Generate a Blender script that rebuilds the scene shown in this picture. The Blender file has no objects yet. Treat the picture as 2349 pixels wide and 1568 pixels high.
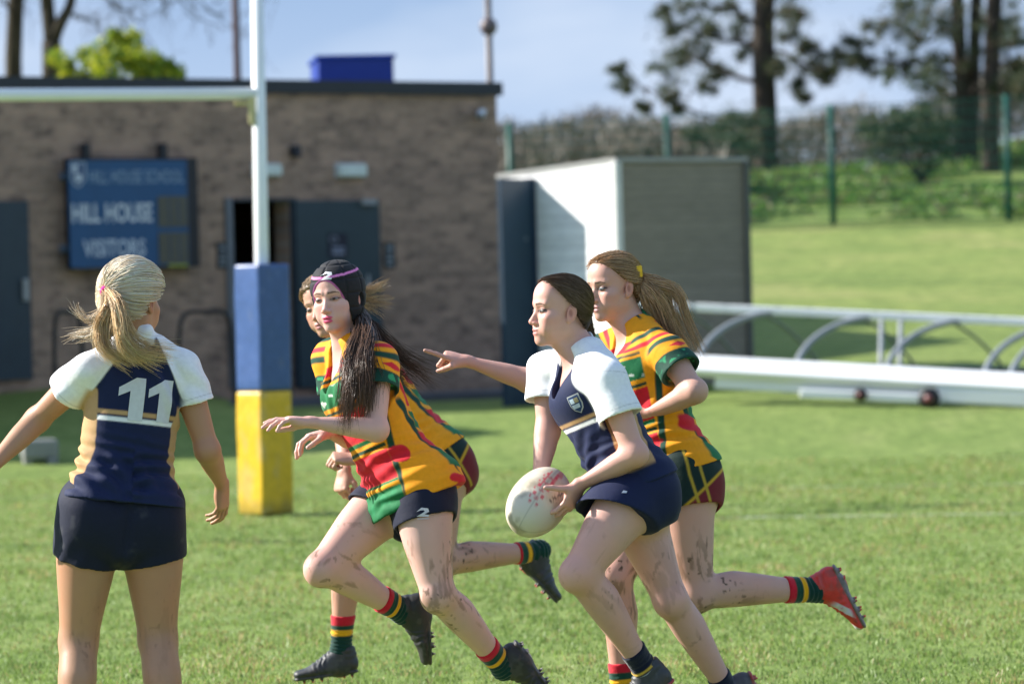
import bpy, bmesh, math, random
import numpy as np
from mathutils import Vector, Matrix
random.seed(7)
RNG = np.random.default_rng(7)
SC = bpy.context.scene
COL = SC.collection

# ------------------------------------------------------------------ camera model (photo px are 2349 x 1568)
FPX, CX, CY, HC = 8809.0, 1174.5, 784.0, 1.54
PITCH, ROLL = math.atan(114 / FPX), math.radians(1.5)
def V(*a): return np.array(a, float)
_f = V(0, math.cos(PITCH), -math.sin(PITCH)); _r0 = V(1, 0, 0); _u0 = np.cross(_r0, _f)
_r = math.cos(ROLL) * _r0 - math.sin(ROLL) * _u0
_u = math.cos(ROLL) * _u0 + math.sin(ROLL) * _r0
CAM = V(0, 0, HC)
def at(px, py, D): return CAM + (_f + _r * (px - CX) / FPX - _u * (py - CY) / FPX) * D
def on_ground(px, py, z=0.0):
    d = _f + _r * (px - CX) / FPX - _u * (py - CY) / FPX
    return CAM + d * ((z - HC) / d[2])
def nrm(v): v = np.asarray(v, float); return v / (np.linalg.norm(v) + 1e-12)

# ------------------------------------------------------------------ object helpers
def tag(o, label=None, cat=None, group=None, kind=None):
    if label: o['label'] = label
    if cat: o['category'] = cat
    if group: o['group'] = group
    if kind: o['kind'] = kind
    return o
def empty(name, loc, label=None, cat=None, group=None):
    o = bpy.data.objects.new(name, None); COL.objects.link(o); o.location = loc
    o.empty_display_size = .1
    return tag(o, label, cat, group)
def mesh_np(name, verts, faces, mat, parent=None, base=None, smooth=True, colors=None, attrs=None, mat_idx=None):
    """verts (n,3) world coords; faces (m,3|4) int array or list of arrays"""
    me = bpy.data.meshes.new(name)
    verts = np.asarray(verts, float)
    o = bpy.data.objects.new(name, me); COL.objects.link(o)
    off = V(0, 0, 0)
    if parent is not None:
        o.parent = parent
        p = parent; 
        while p is not None: off = off + np.array(p.location); p = p.parent
    elif base is not None:
        o.location = base; off = np.asarray(base, float)
    vv = (verts - off).astype(np.float32)
    if isinstance(faces, np.ndarray):
        n, k = faces.shape
        tot = np.full(n, k, np.int32); idx = faces.astype(np.int32).ravel()
    else:
        tot = np.array([len(f) for f in faces], np.int32); idx = np.array([i for f in faces for i in f], np.int32)
    me.vertices.add(len(vv)); me.vertices.foreach_set('co', vv.ravel())
    me.loops.add(len(idx)); me.loops.foreach_set('vertex_index', idx)
    me.polygons.add(len(tot))
    st = np.zeros(len(tot), np.int32); st[1:] = np.cumsum(tot)[:-1]
    me.polygons.foreach_set('loop_start', st); me.polygons.foreach_set('loop_total', tot)
    me.polygons.foreach_set('use_smooth', np.full(len(tot), smooth, bool))
    for m in (mat if isinstance(mat, (list, tuple)) else [mat]): me.materials.append(m)
    if mat_idx is not None: me.polygons.foreach_set('material_index', np.asarray(mat_idx, np.int32))
    me.update(calc_edges=True)
    if colors is not None:
        a = me.color_attributes.new('Col', 'FLOAT_COLOR', 'POINT')
        c = np.ones((len(vv), 4), np.float32); c[:, :3] = colors
        a.data.foreach_set('color', c.ravel())
    me.validate()
    return o

class MB:
    """collects simple shapes into one mesh (world coords)"""
    def __init__(s): s.v = []; s.f = []; s.c = []; s.n = 0; s.mi = []
    def add(s, v, f, col=None, mi=0):
        v = np.asarray(v, float)
        s.v.append(v); s.f += [tuple(int(i) + s.n for i in q) for q in f]; s.n += len(v)
        s.c.append(np.tile(np.asarray(col if col is not None else (1, 1, 1), float), (len(v), 1)) if np.ndim(col) < 2 else np.asarray(col, float))
        s.mi += [mi] * len(f)
        return s
    def box(s, c, size, X=(1, 0, 0), Y=(0, 1, 0), Z=(0, 0, 1), col=None, bevel=0, mi=0):
        X, Y, Z = nrm(X), nrm(Y), nrm(Z); c = np.asarray(c, float); a, b, d = np.asarray(size, float) / 2
        if bevel <= 0:
            v = [c + X * i * a + Y * j * b + Z * k * d for k in (-1, 1) for j in (-1, 1) for i in (-1, 1)]
            f = [(0, 2, 3, 1), (4, 5, 7, 6), (0, 1, 5, 4), (2, 6, 7, 3), (0, 4, 6, 2), (1, 3, 7, 5)]
            return s.add(v, f, col, mi)
        bm = bmesh.new(); bmesh.ops.create_cube(bm, size=1)
        for q in bm.verts: q.co = Vector((q.co.x * 2 * a, q.co.y * 2 * b, q.co.z * 2 * d))
        bmesh.ops.bevel(bm, geom=bm.edges[:], offset=bevel, segments=2, affect='EDGES', profile=.5)
        v = [c + X * q.co.x + Y * q.co.y + Z * q.co.z for q in bm.verts]; bm.verts.index_update()
        f = [[q.index for q in fc.verts] for fc in bm.faces]; bm.free()
        return s.add(v, f, col, mi)
    def tube(s, pts, rad, n=10, col=None, cap=True, mi=0):
        pts = np.asarray(pts, float); m = len(pts); rad = np.broadcast_to(np.asarray(rad, float), (m,))
        T = np.gradient(pts, axis=0); T /= np.linalg.norm(T, axis=1)[:, None] + 1e-12
        ref = V(0, 0, 1) if abs(T[0][2]) < .9 else V(1, 0, 0)
        u = nrm(np.cross(T[0], ref)); vs = []
        for i in range(m):
            u = nrm(u - T[i] * (u @ T[i])); w = np.cross(T[i], u)
            a = np.arange(n) * 2 * math.pi / n
            vs.append(pts[i] + rad[i] * (np.cos(a)[:, None] * u + np.sin(a)[:, None] * w))
        f = [(i * n + j, i * n + (j + 1) % n, (i + 1) * n + (j + 1) % n, (i + 1) * n + j) for i in range(m - 1) for j in range(n)]
        if cap: f += [tuple(range(n))[::-1], tuple(range((m - 1) * n, m * n))]
        return s.add(np.concatenate(vs), f, col, mi)
    def poly(s, pts, col=None, mi=0): return s.add(pts, [tuple(range(len(pts)))], col, mi)
    def prism(s, pts, vec, col=None, mi=0):
        pts = np.asarray(pts, float); n = len(pts)
        v = np.concatenate([pts, pts + np.asarray(vec, float)])
        f = [tuple(range(n))[::-1], tuple(range(n, 2 * n))] + [(i, (i + 1) % n, n + (i + 1) % n, n + i) for i in range(n)]
        return s.add(v, f, col, mi)
    def build(s, name, mat, parent=None, smooth=False, base=None, colors=True):
        return mesh_np(name, np.concatenate(s.v), s.f, mat, parent, base, smooth, np.concatenate(s.c) if colors else None, mat_idx=s.mi)

# ------------------------------------------------------------------ numpy noise
def _hash(i, j, k, seed):
    h = (i * 374761393 + j * 668265263 + k * 2147483647 + seed * 1274126177) & 0xffffffff
    h = ((h ^ (h >> 13)) * 1274126177) & 0xffffffff
    return ((h ^ (h >> 16)) & 0xffff) / 32767.5 - 1
def vnoise(P, scale=1.0, seed=0):
    Q = np.asarray(P, float) * scale; I = np.floor(Q).astype(np.int64); F = Q - I; F = F * F * (3 - 2 * F)
    r = 0
    for a in (0, 1):
        for b in (0, 1):
            for c in (0, 1):
                w = (F[:, 0] if a else 1 - F[:, 0]) * (F[:, 1] if b else 1 - F[:, 1]) * (F[:, 2] if c else 1 - F[:, 2])
                r = r + w * _hash(I[:, 0] + a, I[:, 1] + b, I[:, 2] + c, seed)
    return r
def fbm(P, scale=1.0, seed=0, oct=3): return sum(vnoise(P, scale * 2 ** i, seed + i * 17) / 2 ** i for i in range(oct)) / 1.6
def sstep(a, b, x): t = np.clip((x - a) / (b - a), 0, 1); return t * t * (3 - 2 * t)

# ------------------------------------------------------------------ signed-distance modelling
def _table(st, n=65):
    st = np.asarray([list(s) + [0] * (5 - len(s)) for s in st], float)
    ts = np.linspace(st[0, 0], st[-1, 0], n)
    out = [np.interp(ts, st[:, 0], st[:, i]) for i in range(1, 5)]
    ker = np.hanning(11)[1:-1]; ker /= ker.sum(); pad = len(ker) // 2
    return ts, [np.convolve(np.pad(o, pad, mode='reflect', reflect_type='odd'), ker, 'valid') for o in out]
class Seg:
    """generalised elliptical cylinder A->B; stations (t, ru, rv, cu, cv); u may turn from u0 to u1 (twist)"""
    def __init__(s, A, B, st, u, u1=None, k=.02, cap=1.0, grow=0.0, op='add'):
        s.A, s.B = np.asarray(A, float), np.asarray(B, float); s.L = np.linalg.norm(s.B - s.A); s.w = (s.B - s.A) / s.L
        s.u0 = nrm(u - s.w * (np.dot(u, s.w))); s.u1 = None if u1 is None else nrm(u1 - s.w * (np.dot(u1, s.w)))
        s.ts, tb = _table(st); s.tb = [tb[0] + grow, tb[1] + grow, tb[2], tb[3]]
        s.k, s.cap, s.op = k, cap, op
        R = max(s.tb[0].max(), s.tb[1].max()) + max(abs(s.tb[2]).max(), abs(s.tb[3]).max())
        e0, e1 = s.A + s.w * s.L * s.ts[0], s.A + s.w * s.L * s.ts[-1]
        s.lo, s.hi = np.minimum(e0, e1) - R * max(1, cap), np.maximum(e0, e1) + R * max(1, cap)
    def local(s, P):
        q = P - s.A; t = (q @ s.w) / s.L
        if s.u1 is None: u = s.u0; v = np.cross(s.w, u); du, dv = q @ u, q @ v
        else:
            tt = np.clip(t, 0, 1)[:, None]; u = s.u0 * (1 - tt) + s.u1 * tt; u = u / np.linalg.norm(u, axis=1)[:, None]
            v = np.cross(s.w, u); du, dv = (q * u).sum(1), (q * v).sum(1)
        return t, du, dv
    def __call__(s, P):
        t, du, dv = s.local(P); tc = np.clip(t, s.ts[0], s.ts[-1])
        ru, rv, cu, cv = [np.interp(tc, s.ts, x) for x in s.tb]
        du = du - cu; dv = dv - cv; da = (t - tc) * s.L; ra = .5 * (ru + rv) * s.cap
        k0 = np.sqrt((du / ru) ** 2 + (dv / rv) ** 2 + (da / ra) ** 2) + 1e-9
        k1 = np.sqrt((du / ru ** 2) ** 2 + (dv / rv ** 2) ** 2 + (da / ra ** 2) ** 2) + 1e-9
        return k0 * (k0 - 1) / k1
class Ell:
    def __init__(s, c, r, X=(1, 0, 0), Y=(0, 1, 0), Z=(0, 0, 1), k=.02, op='add'):
        s.c = np.asarray(c, float); s.r = np.asarray(r, float) * np.ones(3); s.M = np.stack([nrm(X), nrm(Y), nrm(Z)], 1); s.k, s.op = k, op
        R = s.r.max(); s.lo, s.hi = s.c - R, s.c + R
    def __call__(s, P):
        q = (P - s.c) @ s.M
        k0 = np.sqrt(((q / s.r) ** 2).sum(1)) + 1e-9; k1 = np.sqrt(((q / s.r ** 2) ** 2).sum(1)) + 1e-9
        return k0 * (k0 - 1) / k1
class Cut:
    """prim limited by half spaces: keeps where (p-o).n < 0"""
    def __init__(s, prim, planes, k=None, op=None, r=.004):
        s.p, s.pl, s.k, s.op, s.lo, s.hi, s.r = prim, planes, k if k is not None else prim.k, op or prim.op, prim.lo, prim.hi, r
    def __call__(s, P):
        d = s.p(P)
        for o, n in s.pl: d = smax(d, (P - o) @ nrm(n), s.r)
        return d
class Uni:
    def __init__(s, prims, k=.02, op='add'):
        s.ps, s.k, s.op = prims, k, op
        s.lo = np.min([p.lo for p in prims], 0); s.hi = np.max([p.hi for p in prims], 0)
    def __call__(s, P):
        d = None
        for p in s.ps:
            e = p(P)
            if d is None: d = e
            elif p.op == 'sub': d = smax(d, -e, p.k)
            elif p.op == 'and': d = smax(d, e, p.k)
            else: d = smin(d, e, p.k)
        return d
def smin(a, b, k):
    h = np.maximum(k - np.abs(a - b), 0) / k
    return np.minimum(a, b) - h * h * k * .25
def smax(a, b, k): return -smin(-a, -b, k)
def axis(lo, hi, h, fine=()):
    xs = [lo]
    while xs[-1] < hi:
        x = xs[-1]; st = h
        for a, b, hf in fine:
            if a - h < x < b: st = min(st, hf)
        xs.append(x + st)
    return np.array(xs)
def _eval(prims, P, h):
    """smooth union of prims at points P (points binned into tiles, each prim meets only the tiles near it)"""
    ts = max(.05, h * 2); I = np.floor((P - P.min(0)) / ts).astype(np.int64); n = I.max(0) + 1
    key = (I[:, 0] * n[1] + I[:, 1]) * n[2] + I[:, 2]; order = np.argsort(key, kind='stable'); P = P[order]
    uk, st = np.unique(key[order], return_index=True); en = np.append(st[1:], len(P))
    tlo = np.minimum.reduceat(P, st); thi = np.maximum.reduceat(P, st)
    F = np.full(len(P), .5)
    for p in prims:
        m = max(p.k, .002) + 3 * h
        tl = np.flatnonzero(((thi > p.lo - m) & (tlo < p.hi + m)).all(1))
        if len(tl) == 0: continue
        ln = en[tl] - st[tl]; idx = np.repeat(st[tl] - np.concatenate([[0], np.cumsum(ln)[:-1]]), ln) + np.arange(ln.sum())
        if p.op == 'sub':
            idx = idx[F[idx] < .06]
            if len(idx) == 0: continue
        d = p(P[idx]); F[idx] = smin(F[idx], d, p.k) if p.op == 'add' else smax(F[idx], -d, p.k)
    out = np.empty_like(F); out[order] = F
    return out
def solve(prims, h=.005, fine=(), pad=.012):
    """surface-nets mesh of the smooth union; fine = [(lo3, hi3, h)] refined boxes (tensor grid); coarse pass first"""
    if len(prims) == 1 and isinstance(prims[0], Uni): prims = prims[0].ps
    lo = np.min([p.lo for p in prims if p.op == 'add'], 0) - pad; hi = np.max([p.hi for p in prims if p.op == 'add'], 0) + pad
    ax = [axis(lo[i], hi[i], h, [(f[0][i], f[1][i], f[2]) for f in fine]) for i in range(3)]
    K = 5
    ax = [np.concatenate([a, a[-1] + (a[-1] - a[-2]) * np.arange(1, (-(len(a) - 1)) % K + 1)]) for a in ax]
    ca = [a[::K] for a in ax]; cs = [len(a) for a in ca]
    g = np.meshgrid(*ca, indexing='ij'); C = _eval(prims, np.stack([q.ravel() for q in g], 1), h * K).reshape(cs)
    size = np.sqrt(sum((np.diff(ca[i]).reshape([-1 if j == i else 1 for j in range(3)])) ** 2 for i in range(3)))
    mn = np.full([c - 1 for c in cs], 9.); mx = -mn
    for a in (0, 1):
        for b in (0, 1):
            for c in (0, 1):
                q = C[a:cs[0] - 1 + a, b:cs[1] - 1 + b, c:cs[2] - 1 + c]; mn = np.minimum(mn, q); mx = np.maximum(mx, q)
    act = (mn < size * .75) & (mx > -size * .75)
    F = np.repeat(np.repeat(np.repeat(C, K, 0), K, 1), K, 2)[:len(ax[0]), :len(ax[1]), :len(ax[2])].astype(np.float32)
    msk = np.zeros(F.shape, bool); ai = np.argwhere(act)
    for o in np.ndindex(K + 1, K + 1, K + 1):
        j = ai * K + np.array(o); msk[j[:, 0], j[:, 1], j[:, 2]] = True
    pi = np.argwhere(msk); P = np.stack([ax[i][pi[:, i]] for i in range(3)], 1)
    F[pi[:, 0], pi[:, 1], pi[:, 2]] = _eval(prims, P, h)
    return nets(F, ax)
def nets(F, ax):
    S = F < 0; nx, ny, nz = F.shape
    cnt = np.zeros((nx - 1, ny - 1, nz - 1), np.int8)
    for a in (0, 1):
        for b in (0, 1):
            for c in (0, 1): cnt += S[a:nx - 1 + a, b:ny - 1 + b, c:nz - 1 + c]
    act = np.argwhere((cnt > 0) & (cnt < 8)); M = len(act)
    imap = np.full(cnt.shape, -1, np.int32); imap[act[:, 0], act[:, 1], act[:, 2]] = np.arange(M)
    cor = [(a, b, c) for a in (0, 1) for b in (0, 1) for c in (0, 1)]
    val = {q: F[act[:, 0] + q[0], act[:, 1] + q[1], act[:, 2] + q[2]].astype(float) for q in cor}
    sm = np.zeros((M, 3)); n = np.zeros(M)
    for q in cor:
        for d in range(3):
            if q[d]: continue
            q2 = list(q); q2[d] = 1; q2 = tuple(q2)
            a, b = val[q], val[q2]; msk = (a < 0) != (b < 0)
            t = np.where(msk, a / np.where(msk, a - b, 1), 0)
            pos = np.tile(np.array(q, float), (M, 1)); pos[:, d] = t
            sm += pos * msk[:, None]; n += msk
    loc = sm / n[:, None]; Vt = np.empty((M, 3))
    for d in range(3):
        i = act[:, d]; Vt[:, d] = ax[d][i] * (1 - loc[:, d]) + ax[d][i + 1] * loc[:, d]
    faces = []
    for d in range(3):
        e, f = (d + 1) % 3, (d + 2) % 3
        A = np.take(S, range(0, S.shape[d] - 1), d); B = np.take(S, range(1, S.shape[d]), d)
        idx = np.argwhere(A != B); ok = (idx[:, e] > 0) & (idx[:, f] > 0) & (idx[:, e] < imap.shape[e]) & (idx[:, f] < imap.shape[f])
        idx = idx[ok]; ins = A[idx[:, 0], idx[:, 1], idx[:, 2]]
        def g(oe, of):
            j = idx.copy(); j[:, e] -= oe; j[:, f] -= of
            return imap[j[:, 0], j[:, 1], j[:, 2]]
        q = np.stack([g(1, 1), g(0, 1), g(0, 0), g(1, 0)], 1)
        q[~ins] = q[~ins][:, ::-1]; faces.append(q)
    Fc = np.concatenate(faces); Fc = Fc[(Fc >= 0).all(1)]
    return Vt, Fc
def smooth_mesh(Vt, Fc, it=2, w=.5):
    for _ in range(it):
        s = np.zeros_like(Vt); n = np.zeros(len(Vt))
        for a in range(4):
            b = (a + 1) % 4
            for p, q in ((a, b), (b, a)):
                for d in range(3): s[:, d] += np.bincount(Fc[:, p], Vt[Fc[:, q], d], len(Vt))
                n += np.bincount(Fc[:, p], minlength=len(Vt))
        Vt = Vt * (1 - w) + w * s / np.maximum(n, 1)[:, None]
    return Vt
def biggest(Vt, Fc):
    """keep only the largest connected piece (drops stray crumbs)"""
    lab = np.arange(len(Vt))
    while True:
        m = lab[Fc].min(1); new = lab.copy()
        for c in range(4): np.minimum.at(new, Fc[:, c], m)
        new = new[new]
        if (new == lab).all(): break
        lab = new
    r, n = np.unique(lab, return_counts=True); k = r[n.argmax()]
    keep = lab == k; mp = np.cumsum(keep) - 1
    return Vt[keep], mp[Fc[keep[Fc[:, 0]]]]
def normals(Vt, Fc):
    n = np.cross(Vt[Fc[:, 2]] - Vt[Fc[:, 0]], Vt[Fc[:, 3]] - Vt[Fc[:, 1]]); N = np.zeros_like(Vt)
    for c in range(4):
        for d in range(3): N[:, d] += np.bincount(Fc[:, c], n[:, d], len(Vt))
    return N / (np.linalg.norm(N, axis=1)[:, None] + 1e-12)

# ------------------------------------------------------------------ materials
def srgb(r, g, b):
    f = lambda c: c / 12.92 if c <= .04045 else ((c + .055) / 1.055) ** 2.4
    return (f(r / 255), f(g / 255), f(b / 255))
class NT:
    def __init__(s, name):
        s.m = bpy.data.materials.new(name); s.m.use_nodes = True; s.t = s.m.node_tree; s.t.nodes.clear()
        s.out = s.n('ShaderNodeOutputMaterial')
    def n(s, typ, **kw):
        x = s.t.nodes.new(typ)
        for k, v in kw.items(): setattr(x, k, v)
        return x
    def l(s, a, b): s.t.links.new(a, b)
    def setv(s, node, **kw):
        for k, v in kw.items():
            i = node.inputs[k.replace('_', ' ')]
            if hasattr(v, 'links') or isinstance(v, bpy.types.NodeSocket): s.l(v, i)
            elif isinstance(v, tuple) and len(v) == 3 and i.type == 'RGBA': i.default_value = (*v, 1)
            else: i.default_value = v
        return node
    def noise(s, scale, detail=3, rough=.55, vec=None, dist=0):
        x = s.n('ShaderNodeTexNoise'); s.setv(x, Scale=scale, Detail=detail, Roughness=rough, Distortion=dist)
        if vec is not None: s.l(vec, x.inputs['Vector'])
        return x.outputs['Fac']
    def ramp(s, fac, stops, interp='LINEAR'):
        x = s.n('ShaderNodeValToRGB'); x.color_ramp.interpolation = interp; e = x.color_ramp.elements
        while len(e) < len(stops): e.new(.5)
        for i, (p, c) in enumerate(stops): e[i].position = p; e[i].color = (*c, 1) if len(c) == 3 else c
        s.l(fac, x.inputs['Fac']); return x.outputs['Color']
    def mix(s, fac, a, b, typ='MIX'):
        x = s.n('ShaderNodeMix', data_type='RGBA', blend_type=typ)
        for sock, v in ((x.inputs['Factor'], fac), (x.inputs['A'], a), (x.inputs['B'], b)):
            if isinstance(v, bpy.types.NodeSocket): s.l(v, sock)
            else: sock.default_value = (*v, 1) if isinstance(v, tuple) else v
        return x.outputs['Result']
    def coord(s, which='Object', scale=(1, 1, 1), rot=(0, 0, 0), loc=(0, 0, 0)):
        c = s.n('ShaderNodeTexCoord'); m = s.n('ShaderNodeMapping')
        m.inputs['Scale'].default_value = scale; m.inputs['Rotation'].default_value = rot; m.inputs['Location'].default_value = loc
        s.l(c.outputs[which], m.inputs['Vector']); return m.outputs['Vector']
    def bump(s, h, strength=.3, dist=.01):
        x = s.n('ShaderNodeBump'); s.setv(x, Strength=strength, Distance=dist, Height=h); return x.outputs['Normal']
    def pbr(s, base, rough=.6, metal=0, spec=.5, normal=None, sheen=0, sss=0, sssr=None, coat=0, transl=None):
        x = s.n('ShaderNodeBsdfPrincipled')
        s.setv(x, Base_Color=base, Roughness=rough, Metallic=metal)
        x.inputs['Specular IOR Level'].default_value = spec
        x.inputs['Sheen Weight'].default_value = sheen
        if sheen: x.inputs['Sheen Roughness'].default_value = .5
        x.inputs['Coat Weight'].default_value = coat
        if sss: x.inputs['Subsurface Weight'].default_value = sss; x.inputs['Subsurface Radius'].default_value = sssr or (.012, .004, .002); x.inputs['Subsurface Scale'].default_value = 1
        if normal is not None: s.l(normal, x.inputs['Normal'])
        o = x.outputs['BSDF']
        if transl:
            t = s.n('ShaderNodeBsdfTranslucent'); s.setv(t, Color=base)
            mx = s.n('ShaderNodeMixShader'); mx.inputs['Fac'].default_value = transl
            s.l(o, mx.inputs[1]); s.l(t.outputs[0], mx.inputs[2]); o = mx.outputs[0]
        s.l(o, s.out.inputs['Surface']); return s.m
    def vcol(s, name='Col'):
        x = s.n('ShaderNodeVertexColor'); x.layer_name = name; return x.outputs['Color']
def simple(name, col, rough=.6, metal=0, spec=.4, nscale=0, namt=.12, coat=0, bump=0):
    t = NT(name); c = col
    nm = None
    if nscale:
        nz = t.noise(nscale, 4, vec=t.coord())
        c = t.mix(nz, tuple(x * (1 - namt) for x in col), tuple(min(1, x * (1 + namt)) for x in col))
        if bump: nm = t.bump(nz, bump, .004)
    return t.pbr(c, rough, metal, spec, nm, coat=coat)
# ------------------------------------------------------------------ people
TORSO = [(-.17, .150, .100, 0, -.012), (0, .172, .112, 0, -.012), (.16, .150, .100, 0, -.004), (.36, .122, .083, 0, .004), (.58, .133, .096, 0, .004),
         (.76, .148, .106, 0, .004), (.88, .140, .092, 0, -.002), (.97, .100, .070, 0, -.008), (1.03, .066, .055, 0, -.010)]
LOOSE = [(-.20, .178, .128, 0, -.006), (0, .172, .118, 0, -.006), (.16, .156, .108, 0, -.002), (.36, .140, .098, 0, .004), (.58, .142, .106, 0, .006),
         (.76, .148, .110, 0, .006), (.88, .138, .092, 0, -.002), (.97, .098, .068, 0, -.008), (1.03, .064, .053, 0, -.010)]
def orth(v, w): v = np.asarray(v, float); w = nrm(w); return nrm(v - w * (v @ w))

class Person:
    """joints: dict of world points. L / R are the wearer's own sides"""
    def __init__(s, J, face, up=(0, 0, 1), hs=.97, bulk=1.0, hands=None, legbulk=1.0, toes=None):
        s.J = J; s.hs, s.b, s.lb = hs, bulk, legbulk; s.hands = hands or {}; s.toes = toes or {}
        s.hip = (J['hipL'] + J['hipR']) / 2; s.neck = J['neck']
        s.shv = nrm(J['shL'] - J['shR']); s.hpv = nrm(J['hipL'] - J['hipR'])
        s.axis = nrm(s.neck - s.hip); s.TL = np.linalg.norm(s.neck - s.hip)
        # u = right side so that v = w x u points forward
        s.fwd = orth(np.cross(s.axis, -s.shv), s.axis); s.fwdp = orth(np.cross(s.axis, -s.hpv), s.axis)
        s.hF = nrm(face); s.hU = orth(up, s.hF); s.hX = np.cross(s.hF, s.hU)      # hX = wearer's right
        s.hc = J['head']
    def hw(s, x, y, z): return s.hc + s.hs * (s.hX * x + s.hF * y + s.hU * z)      # head-local to world
    def hl(s, P): q = (P - s.hc) / s.hs; return np.stack([q @ s.hX, q @ s.hF, q @ s.hU], 1)
    def torso(s, g=0, st=None, k=.03, cap=.6):
        b = s.b; st = [(t, a * b, c * b, d, e) for t, a, c, d, e in (st or TORSO)]
        return Seg(s.hip, s.neck, st, -s.hpv, -s.shv, k=k, grow=g, cap=cap)
    def T(s, t, lat, fw):           # torso-local point: lat = + to wearer's left
        tt = np.clip(t, 0, 1); u = nrm(s.hpv * (1 - tt) + s.shv * tt); u = orth(u, s.axis); v = np.cross(u, s.axis)
        return s.hip + s.axis * s.TL * t + u * lat - v * fw * -1 if False else s.hip + s.axis * s.TL * t + u * lat + orth(s.fwdp * (1 - tt) + s.fwd * tt, s.axis) * fw
    def tl(s, P):                   # world -> (t, lateral(+left), forward)
        q = P - s.hip; t = (q @ s.axis) / s.TL; tt = np.clip(t, 0, 1)[:, None]
        u = s.hpv * (1 - tt) + s.shv * tt; u = u - s.axis * (u @ s.axis)[:, None]; u /= np.linalg.norm(u, axis=1)[:, None]
        f = s.fwdp * (1 - tt) + s.fwd * tt; f = f - s.axis * (f @ s.axis)[:, None]; f /= np.linalg.norm(f, axis=1)[:, None]
        return t, (q * u).sum(1), (q * f).sum(1)
    def shoulders(s, g=0, bust=1):
        out = []; b = s.b
        for S in 'LR':
            sh = s.J['sh' + S]; sg = 1 if S == 'L' else -1
            base = s.T(1.0, sg * .035, -.012)
            out.append(Seg(base, sh, [(0, .050, .049), (.5, .049, .047), (1, .046, .047)], s.axis, k=.035, grow=g * .8))
            out.append(Ell(sh - s.axis * .008, (np.array([.049, .050, .049]) + g * .7) * b, k=.03))
        for sg in (1, -1) if bust else ():
            out.append(Ell(s.T(.765, sg * .066, .082), (np.array([.060, .048, .058]) + g) * b, s.shv, s.fwd, s.axis, k=.03))
        return out
    def arm_frames(s, S):
        sh, el, wr = s.J['sh' + S], s.J['el' + S], s.J['wr' + S]
        h = s.hands.get(S, {}); d = nrm(h.get('dir', wr - el)); n = orth(h.get('palm', (0, 0, -1)), d)
        th = np.cross(n, d) if S == 'L' else np.cross(d, n)     # thumb side
        return sh, el, wr, d, n, th
    def upper_arm(s, S, g=0, t1=1.0, flare=0):
        sh, el, *_ = s.arm_frames(S); b = s.b
        st = [(0, .048, .050), (.2, .046, .049), (.5, .041, .044), (.85, .036, .038), (1, .035, .037)]
        st = [(t, (a + flare * t) * b, (c + flare * t) * b) for t, a, c in st if t <= max(t1, .5)]
        return Seg(sh, el, st, orth(s.fwd + .01, el - sh), k=.03, grow=g)
    def arms(s):
        out = []; b = s.b
        for S in 'LR':
            sh, el, wr, d, n, th = s.arm_frames(S)
            out.append(s.upper_arm(S))
            fa = nrm(wr - el)
            out.append(Seg(el, wr, [(0, .036 * b, .036 * b), (.15, .040 * b, .037 * b), (.35, .038 * b, .035 * b), (.7, .029, .025), (.95, .0255, .0185), (1.0, .026, .0185)], orth(th, fa), k=.025))
            out.append(Ell(el - orth(nrm(wr - el) - nrm(el - sh), el - sh) * .010, .033 * b, k=.02))
            out += s.hand(S)
        return out
    def hand(s, S):
        sh, el, W, d, n, th = s.arm_frames(S); h = s.hands.get(S, {}); sc = h.get('s', .92)
        cu = h.get('curl', [(.3, .4, .25)] * 4); spread = h.get('spread', .06)
        q = lambda a, b_, c: W + sc * (d * a + th * b_ + n * c)
        out = [Seg(W - d * .01, q(.078, 0, 0), [(0, .026 * sc, .018 * sc), (.4, .034 * sc, .0165 * sc), (.8, .040 * sc, .0145 * sc), (1, .038 * sc, .012 * sc)], th, k=.014, cap=.5)]
        out.append(Ell(q(.034, .020, .010), np.array([.026, .017, .014]) * sc, d, th, n, k=.014))
        out.append(Ell(q(.040, -.020, .009), np.array([.030, .014, .012]) * sc, d, th, n, k=.014))
        kn = [(.082, .029), (.087, .0095), (.083, -.0095), (.075, -.027)]
        ln = [(.041, .025, .020), (.045, .029, .021), (.041, .027, .020), (.032, .020, .018)]
        rd = [.0090, .0092, .0088, .0078]
        for i in range(4):
            a, l = kn[i]; p = q(a - .006, l, 0); ang = 0; fd = nrm(d + th * (spread * (1.5 - i)))
            pts = [p]
            for j in range(3):
                ang += cu[i][j]; p = p + sc * ln[i][j] * (fd * math.cos(ang) + n * math.sin(ang)); pts.append(p)
            for j in range(3):
                r0, r1 = rd[i] * (1 - .09 * j) * sc, rd[i] * (1 - .09 * (j + 1)) * sc
                out.append(Seg(pts[j], pts[j + 1], [(0, r0, r0), (.5, r0 * .96, r0 * .96), (1, r1, r1)], th, k=.004))
        td = h.get('thumb', (.62, .70, .35)); t2 = h.get('thumb2', (.85, .25, .4))
        p0 = q(.020, .020, .004); p1 = p0 + sc * .044 * nrm(d * td[0] + th * td[1] + n * td[2])
        p2 = p1 + sc * .032 * nrm(d * t2[0] + th * t2[1] + n * t2[2]); p3 = p2 + sc * .024 * nrm(d * (t2[0] + .1) + th * (t2[1] - .1) + n * t2[2])
        for a, b_, r0, r1, k in ((p0, p1, .0145, .0115, .010), (p1, p2, .0110, .0098, .004), (p2, p3, .0098, .0082, .003)):
            out.append(Seg(a, b_, [(0, r0 * sc, r0 * sc), (1, r1 * sc, r1 * sc)], n, k=k))
        s.__dict__.setdefault('hbox', {})[S] = (W + d * .09 * sc, .13)
        return out
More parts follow.
